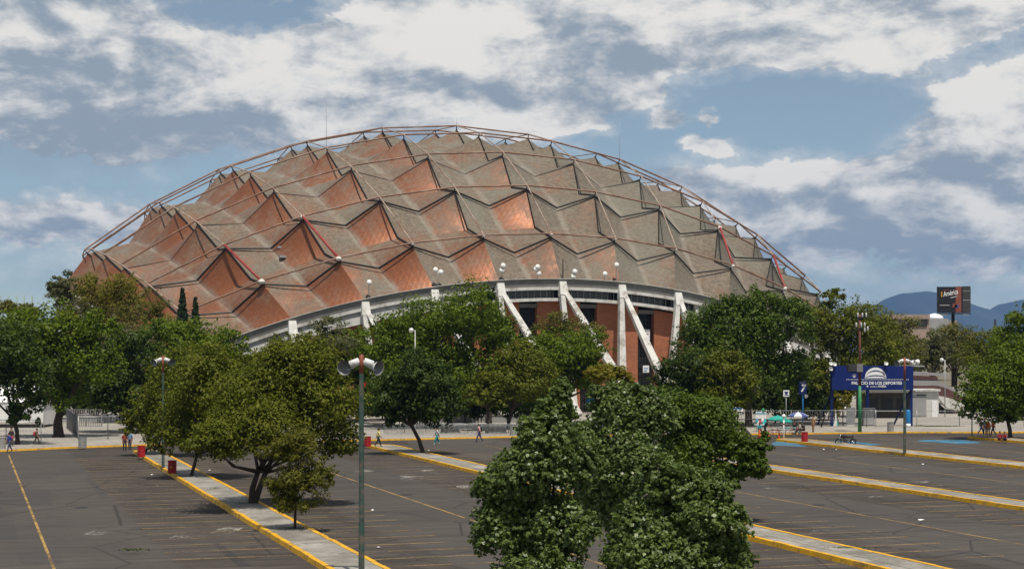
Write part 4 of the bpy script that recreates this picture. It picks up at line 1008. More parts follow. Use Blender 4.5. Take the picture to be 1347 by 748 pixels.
z2 = P(0, 493.5, Yp).z-.13; m2 = MB(); dish(m2, (-8*kp, -.3, z2), (0, -1, -.2), .2); m2.build('small_lamp', [M['lamp_white'], M['lamp_white']], t_)

# ------------------------------------------------------------------ lettering helper
def text_mesh(body, size, loc, mt, parent, name='lettering', shear=0.0, width=None, bold=0.0, roty=0.0):
    cu = bpy.data.curves.new('text', 'FONT'); cu.body = body; cu.size = size; cu.extrude = .012; cu.align_x = 'CENTER'; cu.align_y = 'CENTER'; cu.shear = shear; cu.offset = bold
    o = bpy.data.objects.new('text', cu); COL.objects.link(o)
    me = bpy.data.meshes.new_from_object(o.evaluated_get(bpy.context.evaluated_depsgraph_get()))
    bpy.data.objects.remove(o)
    xs = [v.co.x for v in me.vertices]; s_ = (width/(max(xs)-min(xs))) if width else 1.0
    me.transform(Matrix.Translation(loc) @ Matrix.Rotation(roty, 4, 'Y') @ Matrix.Rotation(PI/2, 4, 'X') @ Matrix.Diagonal((s_, 1, 1, 1)))
    me.materials.clear(); me.materials.append(mt)
    o = bpy.data.objects.new(name, me); COL.objects.link(o); o.parent = parent
    return o
# blue gate sign
YS = 189.0; ks = YS/F
sg = thing('gate_sign', 'large blue sign with white dome emblem and the arena name on posts', 'sign', ((1147.5-673.5)*ks, YS, .13))
def SX(px): return (px-1147.5)*ks
def SZ(py): return H+(HZ-py)*ks-.13
zt, zb = SZ(480.8), SZ(512.5)
MB().box((0, 0, (zt+zb)/2), (107*ks, .35, zt-zb)).build('sign_face', M['blue_sign'], sg)
for px, ww in ((1094.8, .30), (1146.5, .36), (1199.5, .30)):
    MB().box((SX(px), .35 if px != 1146.5 else 2.2, (zt-.3)/2), (ww, .3, zt-.3)).build('post', M['blue_post'], sg)
for px, a, b in ((1198, .5, 3.6), (1096, .5, 3.6)):
    MB().beam((SX(px), .5, SZ(515)), (SX(px)-1.2, 3.2, .1), .16, .16).build('brace', M['blue_post'], sg)
text_mesh('PALACIO DE LOS DEPORTES', .46, (SX(1152.8), -.20, SZ(503.6)), M['sign_white'], sg, width=66*ks, bold=.012)
text_mesh('operado por', .24, (SX(1149), -.20, SZ(508.0)), M['sign_white'], sg, width=10*ks)
text_mesh('OCESA', .30, (SX(1160), -.20, SZ(507.8)), M['sign_white'], sg, width=10.5*ks, bold=.01)
m2 = MB(); m2.lathe([(.1, -.02), (.1, .02)], (SX(1140.5), -.19, SZ(507.9)), 10, M=Matrix.Rotation(PI/2, 3, 'X')); m2.build('emblem_ring', M['sign_white'], sg)
m2 = MB(); m3 = []
cx_, cz_ = SX(1151.3), SZ(497.2); wd = 14.2*ks; hh = 14.2*ks
for (h1, h2, w1, w2, off) in ((1.0, .74, 1.0, .96, 0), (.62, .30, .93, .99, .0), (.18, .02, .90, .92, 0)):
    n = 28; up = []; lo = []
    for q in range(n+1):
        x = -1+2*q/n
        up.append((cx_+x*w1*wd, cz_+hh*h1*math.sqrt(max(0, 1-x*x))**1.0 + off)); lo.append((cx_+x*w2*wd*.985+.02, cz_+hh*h2*math.sqrt(max(0, 1-x*x)) + off))
    vs = [(x, -.187, z) for x, z in up] + [(x, -.187, z) for x, z in lo] + [(x, -.176, z) for x, z in up] + [(x, -.176, z) for x, z in lo]
    fs = []
    for q in range(n): fs += [(n+1+q, n+2+q, q+1, q), (2*(n+1)+q, 2*(n+1)+q+1, 3*(n+1)+q+1, 3*(n+1)+q), (q, q+1, 2*(n+1)+q+1, 2*(n+1)+q)]
    mm = MB(); mm.add(vs, fs); mm.build('emblem_arch', M['sign_white'], sg)
m2 = MB()
for q in range(41):
    m2.box((SX(1113.5+q*2.02), -.186, SZ(498.8)), (.085, .02, .085))
m2.build('dotted_line', M['sign_white'], sg)
for px, py in ((1092, 477.5), (1097, 478.5), (1164.5, 477.5), (1092, 484.5)):
    m2 = MB(); dish(m2, (SX(px), -.5, SZ(py)), (.2, -.6, .3), .26); m2.tube([(SX(px), 0, SZ(py+2)), (SX(px), -.4, SZ(py))], .03, 6)
    m2.build('sign_lamp', [M['lamp_white'], M['lamp_white']], sg)
# gate number and notice on poles
t_ = thing('gate_number_sign', 'dark blue sign with a white number seven on a blue pole', 'sign', Vector(((1056-673.5)*.0874, 187, .13)))
k7 = 187/F; z = lambda py: H+(HZ-py)*k7-.13
MB().tube([(0, 0.1, 0), (0, 0.1, z(502))], .09, 8).build('pole', M['blue_mid'], t_)
MB().box((-.05, -.1, z(509.5)), (10.5*k7, .14, 17*k7)).build('panel', M['blue_post'], t_)
text_mesh('7', 1.15, (-.05, -.185, z(510.6)), M['sign_white'], t_, 'numeral', shear=.15, bold=.03)
text_mesh('PUERTA', .22, (-.05, -.185, z(503.2)), M['galv'], t_, 'lettering', width=7*k7)
m2 = MB(); dish(m2, (.35, -.2, z(521)), (0.3, -.6, -.5), .24); m2.build('lamp', [M['lamp_white'], M['lamp_white']], t_)
t_ = thing('notice_sign', 'small square white notice with blue print on a grey pole', 'sign', Vector(((1034.3-673.5)*.0864, 185, .13))); k7 = 185/F; z = lambda py: H+(HZ-py)*k7-.13
MB().tube([(0, .08, 0), (0, .08, z(513))], .045, 8).build('pole', M['galv'], t_); MB().box((0, 0, z(517)), (.68, .05, .72)).build('panel', M['sign_white'], t_)
m2 = MB(); m2.box((0, -.03, z(515.2)), (.45, .02, .1)); m2.box((0, -.03, z(517)), (.3, .02, .22)); m2.box((.05, -.03, z(519.3)), (.5, .02, .07)); m2.build('print', M['blue_sign'], t_)

# ------------------------------------------------------------------ drums, bins, cones
def drum(label, px, py, z0, mt='drum_red', cat='drum', name='oil_drum', h_=.92, r_=.31):
    t_ = thing(name, label, cat, G(px, py, z0)); m2 = MB()
    pf = [(r_, 0), (r_, .02)]
    for zz in (.30, .58): pf += [(r_, h_*zz), (r_+.012, h_*(zz+.02)), (r_, h_*(zz+.04))]
    pf += [(r_, h_-.03), (r_+.018, h_-.015), (r_+.015, h_), (r_-.03, h_), (r_-.04, h_-.35), (.02, h_-.36)]
    m2.lathe(pf, n=18, smooth=False); m2.build('barrel', M[mt], t_)
    m2 = MB(); m2.lathe([(r_-.05, h_-.30), (r_*.6, h_-.2), (.02, h_-.16)], n=10); m2.build('rubbish', M['darkgrey'], t_)
    return t_
d0 = drum('red steel drum used as a bin, nearest on the left island', 226.5, 622, .21)
MB().box((.0, -.315, .45), (.16, .01, .14)).build('sticker', mat('drum_sticker', (.45, .25, .04)), d0)
drum('red steel drum at the tip of the left island beside people in shade', 186, 600.5, .21)
drum('red steel drum at the tip of the middle island by the man in yellow', 483.5, 586.8, .21)
drum('red steel drum at the island tip in front of the vendors', 1058.5, 580.3, .21)
drum('grey ribbed bin on the plaza edge by the barred gate panel', 108.5, 588.5, .13, 'bin_grey', 'bin', 'litter_bin', 1.0, .36)
drum('grey bin cut by the left edge of the photo', 2, 590, .13, 'bin_grey', 'bin', 'litter_bin', 1.0, .36)
drum('grey bin on the plaza edge right of the green utility pole', 1171.5, 567.5, .13, 'bin_grey', 'bin', 'litter_bin', 1.05, .36)
drum('grey bin behind the crowd barriers beside the foreground tree', 676, 572, .13, 'bin_grey', 'bin', 'litter_bin', 1.1, .42)
def cone(label, px, py, mt='orange'):
    t_ = thing('traffic_cone', label, 'cone', G(px, py, .02), 0, 'orange cones by the vendors'); m2 = MB()
    m2.lathe([(.16, .03), (.12, .3), (.08, .62), (.05, .86), (.02, .88)], n=12); m2.build('cone_body', M['orange'], t_)
    MB().box((0, 0, .018), (.42, .42, .035)).build('cone_base', M['rubber'], t_)
cone('orange traffic cone right of the black shirted vendor', 1025, 578.5); cone('orange traffic cone in the middle of three by the vendors', 1011, 577); cone('orange traffic cone half hidden behind the ficus leaves', 999, 576)

# ------------------------------------------------------------------ fences and barriers
def fence(label, segs, hgt, step=2.9, wires=(), z0=.13, name='mesh_fence', rail=.03):
    a = Vector(segs[0]); t_ = thing(name, label, 'fence', (a.x, a.y, z0)); m2 = MB(); mw = MB(); posts = []
    for p, q in zip(segs[:-1], segs[1:]):
        p, q = Vector(p)-a, Vector(q)-a; n = max(1, int((q-p).length/step))
        for k in range(n+1): posts.append(p.lerp(q, k/n))
        m2.tube([p+Vector((0, 0, hgt)), q+Vector((0, 0, hgt))], rail, 6)
        for wz in wires: mw.tube([p+Vector((0, 0, hgt*wz)), q+Vector((0, 0, hgt*wz))], .011, 4)
        ln_ = (q-p).length; nv = int(ln_/.28)
        for k in range(nv):
            b = p.lerp(q, (k+.5)/nv); mw.tube([b+Vector((0, 0, .08)), b+Vector((0, 0, hgt))], .006, 3)
    m2.build('top_rail', M['galv'], t_); mw.build('wire_mesh', M['galv'], t_)
    for b in posts: MB().tube([b, b+Vector((0, 0, hgt+.05))], .04, 6).build('fence_post', M['galv'], t_)
    return t_
def gp(px, Y, z=0): return ((px-673.5)*Y/F, Y, z)
fence('long wire mesh fence with top rail behind the vendors and the blue sign', [gp(962, 186.5), gp(1080, 187.6), gp(1140, 188), gp(1152, 188)], 1.9, wires=(.05, .5))
fence('low wire mesh fence on thin posts right of the blue sign', [gp(1206, 190), gp(1262, 190), gp(1347, 189), gp(1400, 189)], 1.75, wires=(.3, .6))
fence('wire fence on thin posts between the left edge and the thick trunk', [gp(-30, 157.5), gp(8, 157.5), gp(54, 158)], 2.1, wires=(.05, .5))
fence('wire fence right of the grey bin, ending under the left island trees', [gp(103, 160), gp(142, 162), gp(165, 163)], 2.3, wires=(.05, .5))
def barred(label, a, b, hgt, n, cat='gate panel', name='barred_panel', mt='grey_box'):
    a, b = Vector(a), Vector(b); t_ = thing(name, label, cat, (a.x, a.y, .13)); d = b-a; d.z = 0; m2 = MB()
    for z in (.12, hgt): m2.beam((0, 0, z), (d.x, d.y, z), .07, .07)
    for q in (0, .5, 1): m2.beam((d.x*q, d.y*q, 0), (d.x*q, d.y*q, hgt), .08, .08, up=(0, 1, 0))
    m2.build('frame', M[mt], t_); m2 = MB()
    for q in range(n):
        x = (q+.5)/n; m2.tube([(d.x*x, d.y*x, .13), (d.x*x, d.y*x, hgt-.02)], .028, 5)
    m2.build('bars', M[mt], t_); return t_
barred('open barred gate panel running back from the bin at left', gp(103, 163), gp(88, 184), 2.25, 26)
barred('grey barred panel standing across behind the open gate panel', gp(92, 188), gp(134, 188), 2.0, 18)
# crowd barriers
a = gp(560, 171); bt = thing('crowd_barrier', 'grey steel crowd barrier standing in the row beyond the kerb', 'barrier', (a[0], a[1], .13), .03, 'crowd barriers beyond the kerb')
m2 = MB(); W_, H_ = 2.1, 1.12
m2.tube([(0, 0, .18), (0, 0, H_-.1), (.1, 0, H_), (W_-.1, 0, H_), (W_, 0, H_-.1), (W_, 0, .18), (0, 0, .18)], .038, 6); m2.build('frame', M['galv'], bt)
m2 = MB()
for q in range(1, 16): m2.tube([(W_*q/16, 0, .18), (W_*q/16, 0, H_)], .02, 4)
m2.build('bars', M['galv'], bt)
for x in (.3, W_-.3):
    m2 = MB(); m2.tube([(x, -.32, .02), (x, 0, .2), (x, .32, .02)], .022, 5); m2.build('foot', M['galv'], bt)
for q, px in enumerate((532, 588, 615, 642, 669, 505, 696)):
    d = dup(bt, (gp(px, 171)[0], 171+rnd.uniform(-.25, .25), .13), rnd.uniform(-.06, .08))
# black heaps of folded canvas behind the barriers
for px, w_, lb in ((592, 2.2, 'black heap of folded canvas behind the barriers, left one'), (652, 2.4, 'black heap of folded canvas behind the barriers beside the two dark stems')):
    me = MB(); n = 9; vs = []
    for a_ in range(n+1):
        for b_ in range(5):
            x = a_/n*w_-w_/2; y = (b_/4-.5)*1.2; ed = min(1, (1-abs(x)/(w_/2+.01))*4)*(1-abs(y/.62)**3)
            vs.append((x, y, max(0, (.5+.15*math.sin(a_*1.9)+rnd.uniform(-.06, .06))*ed)))
    me.add(vs, [(a_*5+b_, (a_+1)*5+b_, (a_+1)*5+b_+1, a_*5+b_+1) for a_ in range(n) for b_ in range(4)], 0, True)
    o = me.build('canvas_heap', M['black']); o.location = (*gp(px, 174)[:2], .13); tag(o, lb, 'canvas heap')
# low wall, dusty red wall, background structures
t_ = thing('low_wall', 'long low pale wall in the shade behind the barriers', 'wall', (*gp(575, 199)[:2], .13)); MB().box((5.6, 0, .45), (13.0, .3, .9)).build('wall_body', M['wall_grey'], t_); MB().box((5.6, -.02, .95), (13.2, .42, .1)).build('coping', M['concrete_white'], t_)
t_ = thing('low_wall', 'low pale wall beside the white marquee at left', 'wall', (*gp(40, 200)[:2], .13)); MB().box((8, 0, .3), (16, .3, .6)).build('wall_body', M['wall_grey'], t_); MB().box((8, -.02, .64), (16.1, .4, .08)).build('coping', M['concrete_white'], t_)
t_ = thing('garden_wall', 'dusty red wall block behind the low wall and barriers', 'wall', (*gp(629, 203)[:2], .13)); MB().box((0, 0, 1.2), (2.6, .4, 2.4)).build('wall_body', M['pink_wall'], t_); MB().box((0, -.02, 2.45), (2.8, .55, .12)).build('coping', M['wall_grey'], t_)
# marquee
mq = thing('marquee', 'white canvas marquee behind the trees at the left edge', 'marquee', (*gp(57, 186)[:2], .13)); kq = 186/F
zz = lambda py: H+(HZ-py)*kq-.13
m2 = MB(); w_ = 9.5; d_ = 8; hw = zz(528)
vs = []; fs = []; n = 18
for q in range(n+1):
    x = -w_*q/n; yv = .10*math.sin(q*2.4)
    vs += [(x, yv, zz(555.5)+.05+.08*math.sin(q*.9)), (x, yv*.4, hw+(.0))]
for q in range(n): fs.append((2*q, 2*q+1, 2*q+3, 2*q+2))
m2.add(vs, fs, 0, True); m2.add([(0, 0, .3), (0, d_, .3), (0, d_, hw), (0, 0, hw)], [(0, 1, 2, 3)]); m2.add([(-w_, 0, .3), (-w_, d_, .3), (-w_, d_, hw), (-w_, 0, hw)], [(3, 2, 1, 0)])
m2.build('side_wall', M['tarp_white'], mq)
m2 = MB(); rg = zz(500); m2.add([(.12, -.1, hw-.05), (.12, d_+.1, hw-.05), (-w_-.1, d_+.1, hw-.05), (-w_-.1, -.1, hw-.05), (-1.2, d_/2, rg), (-w_+1.2, d_/2, rg)], [(3, 0, 4, 5), (0, 1, 4), (1, 2, 5, 4), (2, 3, 5)]); m2.build('roof', M['tarp_white'], mq)
for x in (0, -3.1, -6.3, -w_): MB().tube([(x, .15, 0), (x, .15, hw)], .05, 6).build('tent_pole', M['galv'], mq)
# pale green frame far left
fr = thing('steel_frame', 'pale green steel frame structure on the skyline at far left', 'frame', (*gp(20, 330)[:2], 0)); kf = 330/F
for px in (-11, 0, 11, 21.5, 31.5, 42): MB().box(((px-20)*kf, 0, (H+(HZ-389)*kf)/2), (.28, .28, H+(HZ-389)*kf)).build('upright', M['pale_green'], fr)
for py, r_ in ((399, .16), (404, .3)): MB().box((0, .1, H+(HZ-py)*kf), (62*kf, .2, r_)).build('beam', M['pale_green'], fr)
# far building and billboard
Yb = 470; kb = Yb/F
fb_ = thing('office_building', 'long low tan office block under the mountain', 'building', (*gp(1200, Yb)[:2], 0)); BX = lambda px: (px-1200)*kb; BZ = lambda py: H+(HZ-py)*kb
def bbx(m2, x0, x1, y0, y1, dep, d0=0, mi=0): return m2.box(((BX(x0)+BX(x1))/2, d0+dep/2, (BZ(y0)+BZ(y1))/2), (BX(x1)-BX(x0), dep, abs(BZ(y0)-BZ(y1))), 0, mi)
bbx(MB(), 1164, 1222, 419.5, 462, 30).build('wall', M['tan_build'], fb_); bbx(MB(), 1163, 1222.4, 413.5, 419.4, 32, -.6).build('parapet', M['tan_build'], fb_)
bbx(MB(), 1199.5, 1219.5, 420, 429, .4, -.3).build('window_band', M['glass'], fb_); bbx(MB(), 1168, 1198, 420.5, 428, .4, -.3).build('window_band', M['fascia'], fb_)
bbx(MB(), 1222.6, 1249, 419, 462, 26, 1).build('side_wing', M['wall_grey'], fb_); bbx(MB(), 1249.2, 1263, 421, 462, 26, 3).build('side_wing', M['tan_build'], fb_)
m2 = MB(); m2.lathe([(2.6, 0), (2.4, .8), (1.4, 1.5), (.02, 1.8)], (BX(1239), 8, BZ(419.2)), 14); m2.build('roof_dome', M['sign_white'], fb_)
Yb2 = 400; k2 = Yb2/F
bb = thing('billboard', 'tall black billboard with an orange stripe and slanted lettering on a single post', 'billboard', (*gp(1254.5, Yb2)[:2], 0), 0); X2 = lambda px: (px-1254.5)*k2; Z2 = lambda py: H+(HZ-py)*k2
MB().tube([(0, .6, 0), (0, .6, Z2(409))], .42, 10).build('post', M['dark'], bb)
MB().box((X2(1254.5), .3, (Z2(377)+Z2(411))/2), (43*k2, .5, 34*k2)).build('panel', M['board'], bb)
MB().box((X2(1260.8), .03, (Z2(376.6)+Z2(410.6))/2), (7.4*k2, .06, 34*k2)).build('orange_stripe', M['board_orange'], bb)
MB().box((X2(1271.5), .0, (Z2(376.2)+Z2(410.8))/2), (10.5*k2, .12, 34.4*k2)).build('side_panel', M['darkgrey'], bb)
text_mesh('América', 1.75, (X2(1250.2), -.05, Z2(385.3)), M['sign_white'], bb, width=20*k2, shear=.25, bold=.02, roty=-.2)
for x0, x1, py, h_, mt, rot in ((1238, 1239.4, 387, 6.5, 'yellow', 0), (1250, 1259.5, 390.5, 1.6, 'wall_grey', -.25), (1236, 1249, 401.3, 1.2, 'wall_grey', 0), (1253, 1259, 401.6, 5.0, 'board_orange', 0), (1255.5, 1261, 402.5, 4.2, 'stripe_blue', -.2), (1266.5, 1276, 382.5, .5, 'wall_grey', 0), (1266.5, 1276, 394.5, .8, 'wall_grey', 0), (1240, 1249, 381.5, .7, 'board_orange', -.2)):
    MB().box(((X2(x0)+X2(x1))/2, -.05, Z2(py)), ((x1-x0)*k2, .05, h_*k2), rot=Matrix.Rotation(rot, 3, 'Y')).build('print', M[mt], bb)
MB().box((0, -.3, Z2(412.4)), (43*k2, .9, .25)).build('catwalk', M['dark'], bb)
for px in (1241, 1269): MB().box((X2(px), -.5, Z2(413)), (1.6, .5, .4)).build('billboard_lamp', M['wall_grey'], bb)
tag(MB().box((0, 0, 9), (.5, .5, 18)).build('chimney', M['darkgrey']), 'thin dark stack on the skyline right of the billboard', 'stack').location = (*gp(1309, 480)[:2], 0)

# ramp stand, booth and kiosk on the right
Yr = 226; kr = Yr/F
rs_ = thing('ramp_stand', 'white ramp with red seats descending behind the blue sign', 'grandstand', (*gp(1230, Yr)[:2], .13)); RX = lambda px: (px-1230)*kr; RZ = lambda py: H+(HZ-py)*kr-.13
def rband(name, top, bot, mt, dep=1.2, d0=0.0):
    m2 = MB(); n = len(top); vs = []
    for yy in (d0, d0+dep): vs += [(RX(x), yy, RZ(y)) for x, y in top] + [(RX(x), yy, RZ(y)) for x, y in bot]
    fs = []
    for q in range(n-1):
        fs += [(q, n+q, n+q+1, q+1), (2*n+q, 2*n+q+1, 3*n+q+1, 3*n+q), (q, q+1, 2*n+q+1, 2*n+q), (n+q, 3*n+q, 3*n+q+1, n+q+1)]
    fs += [(0, 2*n, 3*n, n), (n-1, 2*n-1, 4*n-1, 3*n-1)]
    m2.add(vs, fs); m2.build(name, M[mt], rs_)
rband('canopy_slab', [(1196, 489), (1235, 490), (1262, 492)], [(1196, 493.5), (1235, 494.2), (1262, 495.5)], 'wall_grey', 5, 6)
rband('canopy_slab', [(1196, 480.5), (1238, 481.5)], [(1196, 482), (1238, 483)], 'galv', 4, 9)
rband('upper_seats', [(1196, 494.2), (1230, 495), (1246, 496)], [(1196, 499), (1230, 499.6), (1246, 500.5)], 'seat_red', 3, 5)
rband('parapet', [(1196, 500.5), (1238, 501), (1247, 504.5), (1262, 512.5)], [(1196, 507), (1238, 507.2), (1248, 510), (1262, 516.5)], 'wall_grey', .5, 2)
rband('seat_bank', [(1196, 507.4), (1238, 507.6), (1248, 510.4), (1262, 517), (1283, 530)], [(1196, 513), (1236, 519.5), (1250, 522.5), (1262, 525.5), (1283, 536)], 'seat_red', 1.5, 1.2)
rband('stair_wall', [(1236, 521.5), (1252, 524), (1264, 528.5), (1290, 545)], [(1236, 523.5), (1247, 536), (1262, 541), (1284, 553)], 'concrete_white', 1.0, .5)
rband('lower_seats', [(1262, 540), (1310, 545), (1347, 541), (1400, 541)], [(1262, 545.5), (1310, 548), (1347, 547), (1400, 547)], 'seat_red', 3, 4)
rband('under_wall', [(1234, 523.6), (1250, 538), (1262, 541.5)], [(1234, 546), (1250, 546), (1262, 546.5)], 'dark_wall', .6, 3)
bo = thing('ticket_booth', 'white ticket booth with grey shutter under the ramp right of the sign', 'booth', (*gp(1214, 215)[:2], .13)); kk = 215/F; ZB = lambda py: H+(HZ-py)*kk-.13
MB().box((.0, 1.5, ZB(514)/2), (4.2, 3, ZB(514))).build('wall', M['white'], bo); MB().box((-.1, 1.4, ZB(512.8)), (4.7, 3.6, .26)).build('roof', M['concrete_white'], bo)
m2 = MB(); m2.box((-.75, -.03, 1.55), (2.4, .08, 2.7)); m2.build('shutter', M['wall_grey'], bo); MB().box((-.2, -.06, 2.92), (1.3, .1, .12)).build('shutter_box', M['darkgrey'], bo)
MB().box((1.55, -.03, 1.1), (.75, .06, 2.1)).build('door', M['sign_white'], bo)
ki = thing('service_kiosk', 'long grey service kiosk seen below the blue sign', 'kiosk', (*gp(1166, 212)[:2], .13)); kk = 212/F; ZB = lambda py: H+(HZ-py)*kk-.13
MB().box((0, 2, ZB(516)/2), (6.2, 4, ZB(516))).build('wall', M['dark_wall'], ki); MB().box((0, 1.5, ZB(514.5)), (7.0, 5.2, .3)).build('roof', M['fascia'], ki)  # tree shade put into the dark wall and roof colours
for x in (-1.9, .1, 2.1): MB().box((x, -.03, 1.75), (1.5, .1, 1.5)).build('counter_window', M['dark'], ki)
MB().box((0, -.25, .95), (6.0, .5, .12)).build('counter', M['galv'], ki)
cb = thing('metal_cabinet', 'grey metal cabinet behind the green utility pole', 'cabinet', (*gp(1142, 190.5)[:2], .13)); MB().box((0, 0, 1.0), (1.3, .9, 2.0)).build('body', M['grey_box'], cb); MB().box((0, -.47, 1.0), (1.1, .04, 1.7)).build('door', M['wall_grey'], cb); MB().box((0, -.02, 2.05), (1.5, 1.1, .1)).build('roof', M['galv'], cb)
ww = thing('curved_wall_panel', 'white curved panel leaning beside the leafy shrub', 'panel', (*gp(1119, 190.3)[:2], .13))
m2 = MB(); vs = []
for q in range(9):
    z = 2.15*q/8; xr = .42+.16*math.sin(q/8*PI*.5); vs += [(-.5, 0, z), (xr, 0, z), (xr, .12, z), (-.5, .12, z)]
m2.add(vs, [(4*q+a_, 4*q+(a_+1) % 4, 4*q+4+(a_+1) % 4, 4*q+4+a_) for q in range(8) for a_ in range(4)] + [(32, 33, 34, 35)]); m2.build('panel', M['concrete_white'], ww)
fp = thing('feather_flag', 'white sail shaped banner standing by the left post of the blue sign', 'banner', (*gp(1099, 187.8)[:2], .13)); m2 = MB(); m2.add([(-.25, 0, .1), (.4, 0, .1), (.15, 0, 1.0), (.02, 0, 1.95), (-.05, 0, 1.0), (-.25, .03, .1), (.4, .03, .1), (.15, .03, 1.0), (.02, .03, 1.95), (-.05, .03, 1.0)], [(0, 1, 2, 3, 4), (9, 8, 7, 6, 5), (0, 4, 9, 5), (1, 6, 7, 2), (2, 7, 8, 3), (3, 8, 9, 4)]); m2.build('cloth', M['tarp_white'], fp); MB().tube([(0, .02, 0), (.0, .02, 2.0)], .02, 5).build('rod', M['galv'], fp)
m2 = MB(); m2.add([(.18, -.03, .12), (.4, -.03, .12), (.2, -.03, .9)], [(0, 1, 2)]); m2.build('teal_print', M['teal'], fp)
bw = thing('water_tank', 'blue upright tank strapped behind the right floodlight pole', 'tank', (*gp(1194.5, 186.5)[:2], .13)); m2 = MB(); m2.lathe([(.26, .45), (.28, .6), (.28, 1.85), (.2, 2.0), (.02, 2.05)], n=12); m2.build('tank_body', M['blue_mid'], bw); m2 = MB(); m2.lathe([(.3, 0), (.3, .44), (.02, .45)], n=10); m2.build('plinth', M['sign_white'], bw)

# ------------------------------------------------------------------ people
def person(label, loc, face, pose='walk', shirt=(.3, .05, .05), legs=(.02, .025, .05), hair=True, hgt=1.7, stripe=None, shoes=(.03, .03, .03), sleeve=True, skirt=False, hat=None):
    """one skinned body; the pose is set by the joints. local +Y is where the person looks"""
    J = {}; s_ = {}
    sw = .26 if pose == 'walk' else .03
    if pose in ('walk', 'stand', 'stoop'):
        pel = Vector((0, 0, .93)); lean = .45 if pose == 'stoop' else (.05 if pose == 'walk' else .0)
        up = lambda d, z: Vector((0, math.sin(lean)*z, math.cos(lean)*z))
        ch = pel+up(0, .24); br = pel+up(0, .43); nk = pel+up(0, .57)+Vector((0, .015, 0)); hd = pel+up(0, .68)+Vector((0, .03, 0)); tp = pel+up(0, .77)+Vector((0, .03, 0))
        legsJ = []
        for sx, ph in ((-1, 1), (1, -1)):
            kn = Vector((sx*.10, ph*sw*.55+.05, .50)); an = Vector((sx*.10, ph*sw-(.1 if ph < 0 and pose == 'walk' else 0), .09+(.06 if ph < 0 and pose == 'walk' else 0)))
            legsJ.append((Vector((sx*.09, 0, .88)), kn, an, an+Vector((0, .15, -.05))))
        arms = []
        for sx, ph in ((-1, -1), (1, 1)):
            sh = br+Vector((sx*.17, 0, -.02))
            if pose == 'stoop': el = sh+Vector((sx*.05, .14, -.24)); wr = el+Vector((-sx*.03, .18, -.16))
            else: el = sh+Vector((sx*.06, ph*sw*.35-.02, -.27)); wr = el+Vector((0, ph*sw*.45+.07, -.22))
            arms.append((sh, el, wr))
    else:
        pel = Vector((0, 0, .48 if pose == 'sit' else .16)); ch = pel+Vector((0, .02, .24)); br = pel+Vector((0, .06, .43)); nk = br+Vector((0, .03, .14)); hd = nk+Vector((0, .03, .11)); tp = hd+Vector((0, 0, .09))
        legsJ = []; arms = []
        for sx in (-1, 1):
            if pose == 'sit': kn = pel+Vector((sx*.14, .42, .03)); an = Vector((sx*.14, .47, .09))
            else: kn = pel+Vector((sx*.18, .30, .32)); an = Vector((sx*.16, .50, .08))
            legsJ.append((pel+Vector((sx*.09, .02, -.02)), kn, an, an+Vector((0, .14, -.05))))
            sh = br+Vector((sx*.17, 0, -.02)); el = sh+Vector((sx*.06, .10, -.25)); wr = el+Vector((-sx*.05, .22, .02))
            arms.append((sh, el, wr))
    V = []; Ed = []; Rr = []; part = []
    def pt(p, r_): V.append(tuple(p)); Rr.append(r_); return len(V)-1
    def ed(a_, b_, k_): Ed.append((a_, b_)); part.append(k_)
    ip = pt(pel, .135); ic = pt(ch, .125); ib = pt(br, .13); inn = pt(nk, .052); ih = pt(hd, .088); it = pt(tp, .078)
    ed(ip, ic, 'shirt'); ed(ic, ib, 'shirt'); ed(ib, inn, 'skin'); ed(inn, ih, 'skin'); ed(ih, it, 'skin')
    ns = pt(hd+Vector((0, .115, -.01)), .018); ed(ih, ns, 'skin')
    for hp, kn, an, to in legsJ:
        a_ = pt(hp, .095 if not skirt else .12); b_ = pt(kn, .062 if not skirt else .1); c_ = pt(an, .042); d_ = pt(to, .038)
        ed(ip, a_, 'legs'); ed(a_, b_, 'legs'); ed(b_, c_, 'legs'); ed(c_, d_, 'shoes')
    for sx, (sh, el, wr) in zip((-1, 1), arms):
        a_ = pt(sh, .06); b_ = pt(el, .042); c_ = pt(wr, .03); pd = (wr-el).normalized(); pm = pt(wr+pd*.07, .032)
        ed(ib, a_, 'shirt'); ed(a_, b_, 'shirt'); ed(b_, c_, 'skin'); ed(c_, pm, 'skin')
        sd_ = pd.cross(Vector((0, 0, 1)) if abs(pd.z) < .9 else Vector((0, 1, 0))).normalized()
        for q, ln_ in enumerate((.07, .085, .08, .06)):
            f1 = pt(wr+pd*(.10)+sd_*(q-1.5)*.02, .009); f2 = pt(wr+pd*(.10+ln_)+sd_*(q-1.5)*.022+Vector((0, .015, 0)), .008); ed(pm, f1, 'skin'); ed(f1, f2, 'skin')
        th = pt(wr+pd*.06-sd_*.05, .010); ed(c_, th, 'skin')
    me0 = bpy.data.meshes.new('b'); me0.from_pydata(V, Ed, []); tmp = bpy.data.objects.new('b', me0); COL.objects.link(tmp)
    md = tmp.modifiers.new('s', 'SKIN'); sv = me0.skin_vertices[0].data
    for q in range(len(V)): kq_ = 1.22 if Rr[q] > .03 else 1.05; sv[q].radius = (Rr[q]*kq_, Rr[q]*kq_*(.8 if q in (0, 1, 2) else 1.0)); sv[q].use_root = (q == 0)
    sb = tmp.modifiers.new('u', 'SUBSURF'); sb.levels = 2; sb.render_levels = 2
    me = bpy.data.meshes.new_from_object(tmp.evaluated_get(bpy.context.evaluated_depsgraph_get())); bpy.data.objects.remove(tmp)
    me.materials.clear(); names = ['skin', 'shirt', 'legs', 'shoes']; mats_ = [M['skin'], cloth(shirt), cloth(legs), cloth(shoes)]
    if stripe: mats_.append(cloth(stripe))
    for q in mats_: me.materials.append(q)
